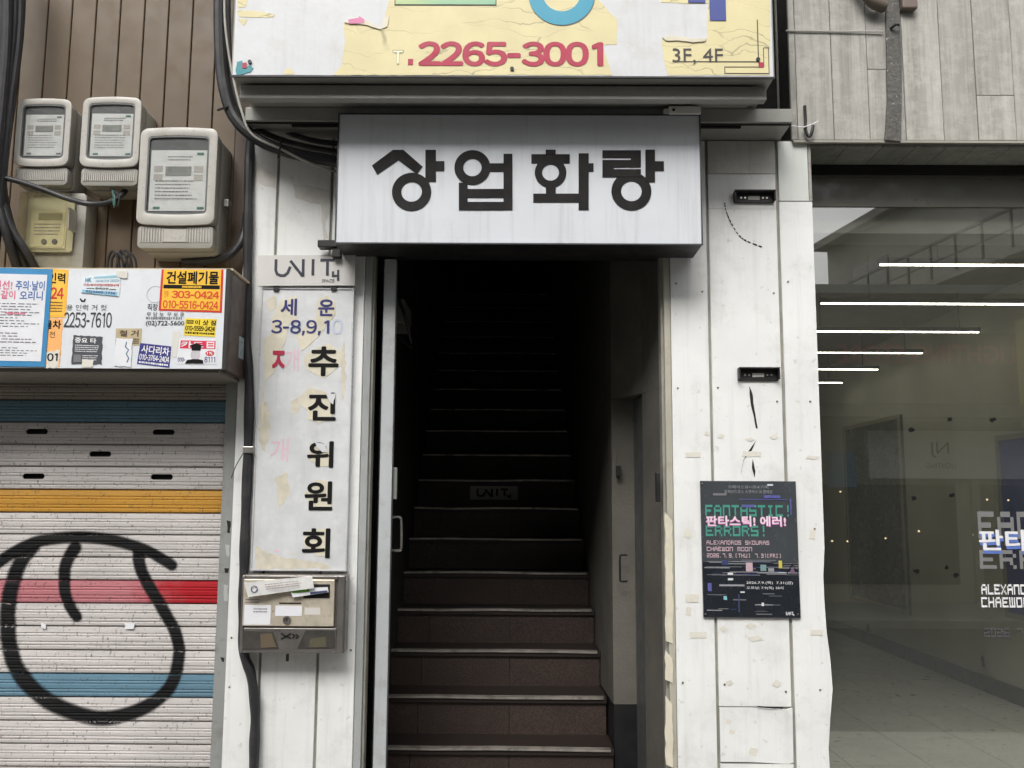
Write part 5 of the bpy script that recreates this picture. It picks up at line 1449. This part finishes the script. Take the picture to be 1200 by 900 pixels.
MB().slab(env2, 0.02, 0.15, 0.5, 0.55, 0.003, -0.0022).build('green_band', plain('leaf_green', S(110, 170, 70)), en)
MB().slab(env2, 0.5, 0.6, 0.98, 0.95, 0.003, -0.0022).build('blue_band', plain('slate_blue', S(70, 80, 110)), en)

# ------------------------------------------------------------------ exhibition poster
pq = Quad((820.5, 563.5), (932.5, 564), (938.5, 724.5), (824.5, 723.5), -0.012)
pm = M('slate_poster', S(68, 72, 76), 0.22, var=0.12, nscale=6, spec=0.6)  # base lightened to put glare on the upper part into the colour
po = MB().slab(pq, 0, 0, 1, 1, 0.0, 0.011).build('exhibition_poster', pm, label='dark glossy exhibition poster with teal and pink pixel lettering on the white pier', cat='poster', bevel=0.001)
teal = plain('teal_ink', S(76, 150, 134), 0.3); pinkw = plain('pale_pink_ink', S(238, 214, 226), 0.3); rose = plain('rose_ink', S(196, 170, 178), 0.3); lilac = plain('lilac_ink', S(96, 98, 160), 0.3); wht = plain('poster_white', S(214, 216, 218), 0.3); yl_ = plain('poster_yellow', S(200, 190, 90), 0.3); lg = plain('poster_lightgrey', S(150, 152, 156), 0.3); blk = plain('poster_black', S(36, 40, 46), 0.25); slate_blue = plain('poster_slate_blue', S(64, 72, 110), 0.3)
MB().slab(pq, 0.005, 0.60, 0.995, 0.995, 0.0005, -0.0001).build('dark_field', blk, po)
pixeltext(po, 'FANTASTIC!', pq, 0.045, 0.178, 0.945, 0.262, teal, 0.0010)
pixeltext(po, 'ERRORS!', pq, 0.045, 0.330, 0.685, 0.408, teal, 0.0010)
lettering(po, '판타스틱! 에러!', pq, 0.045, 0.262, 0.885, 0.340, plain('pink_shadow', S(210, 110, 190), 0.3), 0.0015, bold=0.05)
lettering(po, '판타스틱! 에러!', pq, 0.05, 0.257, 0.88, 0.335, pinkw, 0.0021, bold=0.035)
pixeltext(po, 'ALEXANDROS SKOURAS', pq, 0.05, 0.440, 0.70, 0.470, rose, 0.0010)
pixeltext(po, 'CHAEWON MOON', pq, 0.05, 0.487, 0.52, 0.518, rose, 0.0010)
pixeltext(po, '2026.7.9.[THU]', pq, 0.05, 0.535, 0.50, 0.565, rose, 0.0010)
pixeltext(po, '7.31[FRI]', pq, 0.55, 0.535, 0.82, 0.565, rose, 0.0010)
lettering(po, '스페이스유니트4 기획', pq, 0.29, 0.032, 0.71, 0.056, lg, 0.0010)
lettering(po, '알렉산드로스 스쿠라스 X 문채원', pq, 0.25, 0.066, 0.75, 0.092, lg, 0.0010)
lettering(po, '2026.7.9.(목)  7.31(금)', pq, 0.45, 0.735, 0.93, 0.760, wht, 0.0014, bold=0.015)
lettering(po, '오프닝: 7.9(목) 18시', pq, 0.45, 0.772, 0.83, 0.797, wht, 0.0014, bold=0.015)
rng = random.Random(77)
for k in range(46):
    v = rng.uniform(0.575, 0.69) if k < 34 else rng.uniform(0.82, 0.98)
    u = rng.uniform(0.0, 0.85); l = rng.uniform(0.05, 0.5) if k < 34 else rng.uniform(0.02, 0.2)
    mm_ = rng.choice([lg, wht, lg, slate_blue, grey_ink, grey_ink])
    MB().slab(pq, u + 0.003, v, min(u + l, 0.997), v + rng.uniform(0.002, 0.007), 0.0008 + k * 0.00002, -0.0006).build('glitch_bar', mm_, po)
for (u0_, v0_, u1_, v1_, m__) in ((0.13, 0.092, 0.27, 0.108, grey_ink), (0.66, 0.105, 0.83, 0.125, lilac), (0.4, 0.133, 0.9, 0.138, lilac), (0.93, 0.13, 0.945, 0.25, lilac), (0.43, 0.175, 0.56, 0.195, lilac), (0.79, 0.585, 0.825, 0.64, yl_), (0.05, 0.75, 0.09, 0.81, lilac), (0.17, 0.76, 0.43, 0.773, lg), (0.21, 0.845, 0.245, 0.872, plain('poster_cyan', S(130, 190, 200))), (0.36, 0.83, 0.375, 0.96, slate_blue), (0.385, 0.81, 0.43, 0.82, wht), (0.6, 0.89, 0.625, 0.915, wht), (0.26, 0.715, 0.315, 0.73, wht), (0.26, 0.675, 0.315, 0.69, wht), (0.7, 0.022, 0.76, 0.034, wht), (0.45, 0.6, 0.52, 0.665, rose), (0.6, 0.615, 0.66, 0.66, plain('poster_dullteal', S(120, 150, 150))), (0.2, 0.585, 0.27, 0.62, slate_blue), (0.68, 0.64, 0.74, 0.665, lg)):
    MB().slab(pq, u0_, v0_, u1_, v1_, 0.0019, -0.0016).build('glitch_block', m__, po)
MB().stroke([pq.p(*z_) for z_ in ((0.87, 0.68), (0.93, 0.61), (0.99, 0.68), (0.87, 0.68))], 0.003, -0.0152, -0.0142).build('warning_triangle', blk, po)
MB().prism([pq.p(*z_) for z_ in ((0.90, 0.672), (0.93, 0.63), (0.96, 0.672))], -0.0148, -0.0142).build('triangle_fill', plain('plum_ink', S(120, 90, 120)), po)
unit_logo(po, pq, 0.85, 0.955, 0.93, 0.985, wht, 0.0016, 0.003)
for u, v in ((0.02, 0.02), (0.02, 0.975), (0.97, 0.97)):
    c_ = pq.p(u, v); MB().disc((c_.x, c_.z), 0.004, -0.0155, -0.0121, 10).build('pin', chrome, po)

# ------------------------------------------------------------------ glass shopfront
gx0, gx1 = rx1 - 0.003, 4.15
ztp, zpan, zgl = P(1060, 190, yg).z, P(1060, 206, yg).z, P(1060, 243, yg).z
sf = thing('glass_shopfront', 'large clear glass shopfront under the grey cladding', 'shopfront', ((gx0 + gx1) / 2, yg, 0))
MB().box(gx0, gx1, yg - 0.03, yg + 0.06, zpan, zc0 - 0.024).build('head_frame', M('black_frame', S(26, 26, 26), 0.4), sf)
MB().box(gx0, gx1, yg - 0.012, yg + 0.05, zpan - 0.012, zpan - 0.001).build('frame_strip', M('olive_strip', S(96, 96, 86), 0.4), sf)
MB().box(gx0, gx1, yg - 0.008, yg + 0.03, zgl, zpan - 0.013).build('head_panel', M('olive_grey_panel', S(94, 94, 84), 0.35, var=0.06), sf)
MB().box(gx0, gx0 + 0.03, yg - 0.02, yg + 0.05, 0.0, zgl - 0.001).build('side_frame', M('black_frame2', S(24, 24, 24), 0.4), sf)
MB().box(gx0 + 0.031, gx1, yg - 0.02, yg + 0.05, 0.0, 0.08).build('sill', M('sill_steel', S(120, 120, 118), 0.35, metal=0.6), sf)
glass = pane_mat('shop_glass', (0.96, 0.965, 0.945, 1), 0.17, 0.0, 0.022)
MB().box(gx0 + 0.031, gx1, yg, yg + 0.001, 0.081, zgl - 0.0015).build('pane', glass, sf)
# lettering on the glass
gw = plain('vinyl_white', S(226, 226, 228)); gb = plain('vinyl_blue', S(92, 120, 190)); gg = M('vinyl_frost_grey', S(122, 122, 122), 0.6)
def gq(x0, y0, x1, y1): return RQ(x0, y0, x1, y1, yg - 0.002)
vl = thing('window_lettering', 'white and grey pixel exhibition lettering on the shop glass', 'lettering', P(1250, 750, yg - 0.003))
pixeltext(vl, 'FANTASTIC!', gq(1146, 600, 1372, 632), 0, 0, 1, 1, gg, 0.0005)
pixeltext(vl, 'ERRORS!', gq(1148, 645, 1308, 667), 0, 0, 1, 1, gg, 0.0005)
lettering(vl, '판타스틱! 에러!', gq(1148, 624, 1350, 650), 0, 0, 1, 1, gb, 0.0012, bold=0.035)
lettering(vl, '판타스틱! 에러!', gq(1147, 621, 1349, 646), 0, 0, 1, 1, gw, 0.0020, bold=0.03)
pixeltext(vl, 'ALEXANDROS SKOURAS', gq(1150, 685, 1286, 697), 0, 0, 1, 1, gw, 0.0008)
pixeltext(vl, 'CHAEWON MOON', gq(1150, 700, 1247, 712), 0, 0, 1, 1, gw, 0.0008)
pixeltext(vl, '2026.7.9.[THU]', gq(1153, 736, 1260, 747), 0, 0, 1, 1, plain('vinyl_dimgrey', S(78, 76, 80)), 0.0008)
for k, (x_, y_) in enumerate(((1068, 504), (1113, 491), (1163, 492), (1071, 584), (1116, 580), (1074, 669), (1120, 674), (1109, 665))):
    rngp = random.Random(k)
    pts = [(x_ + rngp.uniform(2, 5) * math.cos(a_), y_ + rngp.uniform(1.5, 4) * math.sin(a_)) for a_ in [k2 * math.pi / 4 for k2 in range(8)]]
    patch('tape_speck', pts, yg - 0.0012, 0.0006, black_ink, vl, 0, 3, k)

# ------------------------------------------------------------------ shop interior
FZ = 0.1
RW = 3.83
sfl = thing('shop_floor', None, None, (2.6, 3, FZ), kind='structure')
MB().box(1.3, RW, yg + 0.06, 10.2, FZ - 0.06, FZ - 0.004).build('floor_bed', M('grout', S(86, 86, 80), 0.8), sfl)
tile_m = M('floor_tile', S(186, 186, 176), 0.35, var=0.08, nscale=2, rnd=0.1)
x = RW; 
while x > 1.4:
    y = yg + 0.065
    while y < 10:
        MB().box(max(1.31, x - 0.468), x - 0.004, y, min(y + 0.646, 10.1), FZ - 0.0035, FZ).build('tile', tile_m, sfl)
        y += 0.65
    x -= 0.47
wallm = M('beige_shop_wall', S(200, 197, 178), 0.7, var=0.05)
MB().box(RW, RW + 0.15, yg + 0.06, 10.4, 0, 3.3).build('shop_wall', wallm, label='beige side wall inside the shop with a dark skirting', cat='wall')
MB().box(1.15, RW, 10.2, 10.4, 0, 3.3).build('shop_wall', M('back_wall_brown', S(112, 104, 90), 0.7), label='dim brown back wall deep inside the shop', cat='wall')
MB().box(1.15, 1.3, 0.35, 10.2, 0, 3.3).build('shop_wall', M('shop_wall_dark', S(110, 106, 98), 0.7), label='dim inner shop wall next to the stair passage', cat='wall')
MB().box(RW - 0.012, RW - 0.0005, yg + 0.07, 10.19, FZ + 0.001, FZ + 0.13).build('skirting_board', M('dark_skirting', S(52, 54, 54), 0.4), label='dark skirting board along the beige shop wall', cat='skirting')
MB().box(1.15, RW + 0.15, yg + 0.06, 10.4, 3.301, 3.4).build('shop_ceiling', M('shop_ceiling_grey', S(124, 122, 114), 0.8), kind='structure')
led = emit_mat('warm_white_tube', (1.0, 0.94, 0.80, 1), 14.0)
for k in range(6):
    y_ = P(1030, 311, 0).y + 0  # plane 0
    Zl = 5.24 + 1.045 * k
    t = thing('tube_light', ['warm white tube light hung closest to the shop glass', 'second warm tube light in from the shop glass', 'third warm tube light in from the shop glass', 'fourth warm tube light in from the shop glass', 'fifth warm tube light in from the shop glass', 'last warm tube light at the back of the shop'][k], 'light', (2.93, Zl + CAM.y, 2.97), group='tube lights in the shop')
    MB().box(2.06, 3.66, Zl + CAM.y - 0.016, Zl + CAM.y + 0.016, 2.968, 3.0).build('housing', M('tube_housing%d' % k, S(80, 80, 78)), t)
    MB().box(2.07, 3.65, Zl + CAM.y - 0.006, Zl + CAM.y + 0.006, 2.9595, 2.967).build('tube', led, t)
    for xx in (2.4, 3.5):
        MB().tube([(xx, Zl + CAM.y, 3.0), (xx, Zl + CAM.y, 3.3)], 0.003, 5).build('suspension', black_metal, t)
def on_rwall(Za, Zb, z0_, z1_, name, m, label, cat, t_=0.03, frame=None):
    o = MB().box(RW - t_, RW - 0.001, Za + CAM.y, Zb + CAM.y, z0_, z1_).build(name, m, label=label, cat=cat)
    if frame:
        for (ya, yb, za_, zb_) in ((Za, Za + .04, z0_, z1_), (Zb - .04, Zb, z0_, z1_), (Za + .0405, Zb - .0405, z1_ - .04, z1_), (Za + .0405, Zb - .0405, z0_, z0_ + .04)):
            MB().box(RW - t_ - 0.012, RW - t_ - 0.0005, ya + CAM.y, yb + CAM.y, za_, zb_).build('frame', frame, o)
    return o
on_rwall(9.3, 10.9, 0.55, 2.5, 'dark_panel', M('dark_panel_m', S(58, 54, 48), 0.3), 'dark framed panel on the beige wall deep in the shop', 'panel', frame=M('panel_frame', S(150, 138, 112)))
on_rwall(6.5, 7.45, 0.75, 2.15, 'blue_artwork', M('ultramarine_art', S(40, 62, 172), 0.4, var=0.3, nscale=6, grime=0.5, gcol=S(90, 70, 110)), 'dark blue framed picture on the beige shop wall', 'picture', frame=M('art_frame', S(150, 146, 136)))
zo = P(1126, 766, 0).z
for (px_, py_, hgt) in ((1127, 766, 0.12), (998, 729, 0.12)):
    Zo = RW * 1100 / (px_ - 594)
    zc_ = 1.6 - (py_ - 590) / 1100 * Zo
    o = thing('wall_socket', 'small socket low on the beige wall, closer to the ' + ('shop glass' if px_ > 1100 else 'back of the shop'), 'socket', (RW, Zo + CAM.y, zc_ - hgt / 2), group='sockets on the beige shop wall')
    MB().box(RW - 0.012, RW - 0.0005, Zo + CAM.y - 0.04, Zo + CAM.y + 0.04, zc_ - hgt / 2, zc_ + hgt / 2).build('plate', plain('socket_plate', S(190, 188, 180)), o, bevel=0.003)
    MB().box(RW - 0.018, RW - 0.0125, Zo + CAM.y - 0.02, Zo + CAM.y + 0.02, zc_ - hgt * 0.35, zc_ + hgt * 0.35).build('insert', black_ink, o)

# ------------------------------------------------------------------ across the street (seen mirrored in the glass)
YO = -11.4
opp = thing('shop_row', 'low row of lighting shops across the street, seen mirrored in the glass', 'building', (6, YO - 2, 0))
brick = M('opp_render', S(150, 142, 128), 0.8, var=0.12, nscale=0.7, grime=0.4, gcol=S(96, 90, 80), gscale=1.5)
MB().box(-16, 13.2, YO - 5, YO, -0.1, 5.2).build('wall', brick, opp)
dkg = M('opp_glass', S(30, 30, 30), 0.08)
for k in range(-4, 4):
    xa = 1.2 + k * 3.3
    MB().box(xa, xa + 2.9, YO + 0.001, YO + 0.03, 0.3, 1.95).build('shop_window', dkg, opp)
    MB().box(xa - 0.15, xa - 0.02, YO + 0.001, YO + 0.08, 0, 2.0).build('post', M('opp_post%d' % k, S(130, 120, 100)), opp)
lamp = emit_mat('lamp_glow', (1.0, 0.75, 0.4, 1), 3)
rng = random.Random(4)
for k in range(9):
    xx, zz = rng.uniform(4.6, 8.6), rng.uniform(0.9, 1.9)
    MB().disc((xx, zz), 0.014, YO + 0.05, YO + 0.031, 8).build('shop_lamp', lamp, opp)
sgn = thing('shop_sign', 'white shop sign with a slim monogram across the street, mirrored in the glass', 'sign', (7.2, YO, 2.0))
MB().box(5.9, 8.9, YO + 0.02, YO + 0.2, 2.05, 2.85).build('board', M('opp_white', S(214, 212, 204), 0.5), sgn)
def mir(s, x0, x1, z0_, z1_, Y, m, parent, bold=0.0):
    g_ = text_geo(s, bold)
    MB().add([(x1 - (x1 - x0) * a, Y + l * 0.0005, z1_ - (z1_ - z0_) * b) for a, b, l in g_[0]], g_[1]).build('lettering', m, parent)
mir('NJ', 6.95, 7.25, 2.4, 2.66, YO + 0.203, black_ink, sgn)
mir('LIGHTING', 6.85, 7.35, 2.22, 2.31, YO + 0.203, black_ink, sgn)
sg2 = thing('shop_sign', 'brown fascia across the street with red lighting store letters, mirrored in the glass', 'sign', (7, YO, 3.2))
MB().box(4.4, 9.6, YO + 0.02, YO + 0.3, 3.3, 4.5).build('board', M('opp_brown', S(92, 86, 78), 0.6), sg2)
mir('LIGHTING STORE', 5.4, 8.4, 3.98, 4.3, YO + 0.303, plain('opp_red', S(170, 90, 90)), sg2, 0.03)
bs = thing('shop_sign', 'blue shop sign across the street, mirrored in the shop glass', 'sign', (5.2, YO, 1.6))
MB().box(5.25, 5.65, YO + 0.02, YO + 0.3, 1.9, 2.5).build('board', M('opp_blue', S(60, 110, 140), 0.5), bs)
yb_ = thing('shop_sign', 'yellow vertical shop sign across the street, mirrored in the shop glass', 'sign', (8.5, YO, 3))
MB().box(8.42, 8.62, YO + 0.31, YO + 0.9, 2.9, 4.7).build('board', M('opp_yellow', S(190, 180, 120), 0.5), yb_)
MB().box(-16, 13.2, YO - 0.02, YO + 0.25, 5.201, 5.35).build('parapet', concrete, opp)
awn = thing('shop_awning', 'sloping dark awning across the street, mirrored in the glass', 'awning', (7, YO, 2.9))
MB().add([(4.3, YO + 0.31, 3.25), (10, YO + 0.31, 3.25), (10, YO + 1.3, 2.95), (4.3, YO + 1.3, 2.95), (4.3, YO + 0.31, 3.29), (10, YO + 0.31, 3.29), (10, YO + 1.3, 2.99), (4.3, YO + 1.3, 2.99)],
    [(0, 1, 2, 3), (7, 6, 5, 4), (0, 4, 5, 1), (1, 5, 6, 2), (2, 6, 7, 3), (3, 7, 4, 0)]).build('sheet', M('awning_dark', S(70, 68, 60), 0.7), awn)
# oblique concrete block with outside stairs
def VZ(px, Z): return (px - 594) / 1100 * Z
conc = thing('concrete_building', 'stained concrete block with outside stairs across the street, mirrored in the glass', 'building', (13, -20, 0))
cA = Vector((VZ(966, 30), 4.58 - 30, 0)); cB = Vector((12.6, 4.58 - 14.0, 0))
dv = (cB - cA).normalized(); nv_ = Vector((dv.y, -dv.x, 0))
if nv_.x < 0: nv_ = -nv_
def ob(a0, a1, b0, b1, z0_, z1_, name, m, parent=conc):
    """box along the block's facade: a along it, b depth behind the facade"""
    pl = [cA + dv * a + nv_ * b for a, b in ((a0, b0), (a1, b0), (a1, b1), (a0, b1))]
    return MB().column([(p_.x, p_.y) for p_ in pl], z0_, z1_).build(name, m, parent)
Lf = (cB - cA).length
ob(0, Lf, 0, 12, 0, 9.9, 'wall', concrete)
ob(-0.3, Lf + 0.3, -0.35, 12.3, 9.901, 10.15, 'roof_slab', M('roof_edge', S(120, 118, 112), 0.8))
ob(1.6, 3.6, -0.02, -0.001, 7.4, 8.8, 'window', dkg)
ob(1.4, 3.8, -0.1, -0.021, 7.2, 7.38, 'sill', concrete)
ob(3.5, 4.9, -0.02, -0.001, 3.5, 5.6, 'window', dkg)
ob(7, 9.5, -0.02, -0.001, 3.2, 5.0, 'window', dkg)
ob(3.0, Lf, -1.0, -0.002, 7.0, 7.15, 'gallery_slab', concrete)
rail = M('rail_dark', S(70, 70, 68), 0.5)
for k in range(14):
    a_ = 3.1 + k * (Lf - 3.2) / 13
    ob(a_, a_ + 0.05, -0.98, -0.93, 7.151, 8.0, 'baluster', rail)
ob(3.05, Lf, -0.99, -0.92, 8.001, 8.06, 'handrail', rail)
ob(3.05, Lf, -0.97, -0.94, 7.55, 7.59, 'handrail', rail)
MB().tube(catmull([Vector((9.5, -24, 7.0)), Vector((10.5, -21, 6.6)), Vector((11.5, -18, 7.2)), Vector((12, -12, 8.5))], 6), 0.03, 6).build('overhead_wire', rubber, label='sagging overhead wire across the street, mirrored in the glass', cat='wire')
# unseen tall block, added to cut low sky light and darken the stairway
blk2 = thing('sky_block_building', 'unseen plain grey block added across the street to cut low sky light', 'building', (-9, -15, 0))
MB().box(-20, 4.0, YO - 16, YO - 5.01, 0, 14).build('wall', concrete, blk2)
for r in range(6):
    for k in range(9):
        MB().box(-19 + k * 2.5, -17.4 + k * 2.5, YO - 5.009, YO - 4.98, 5.6 + r * 1.3, 6.5 + r * 1.3).build('window', dkg, blk2)
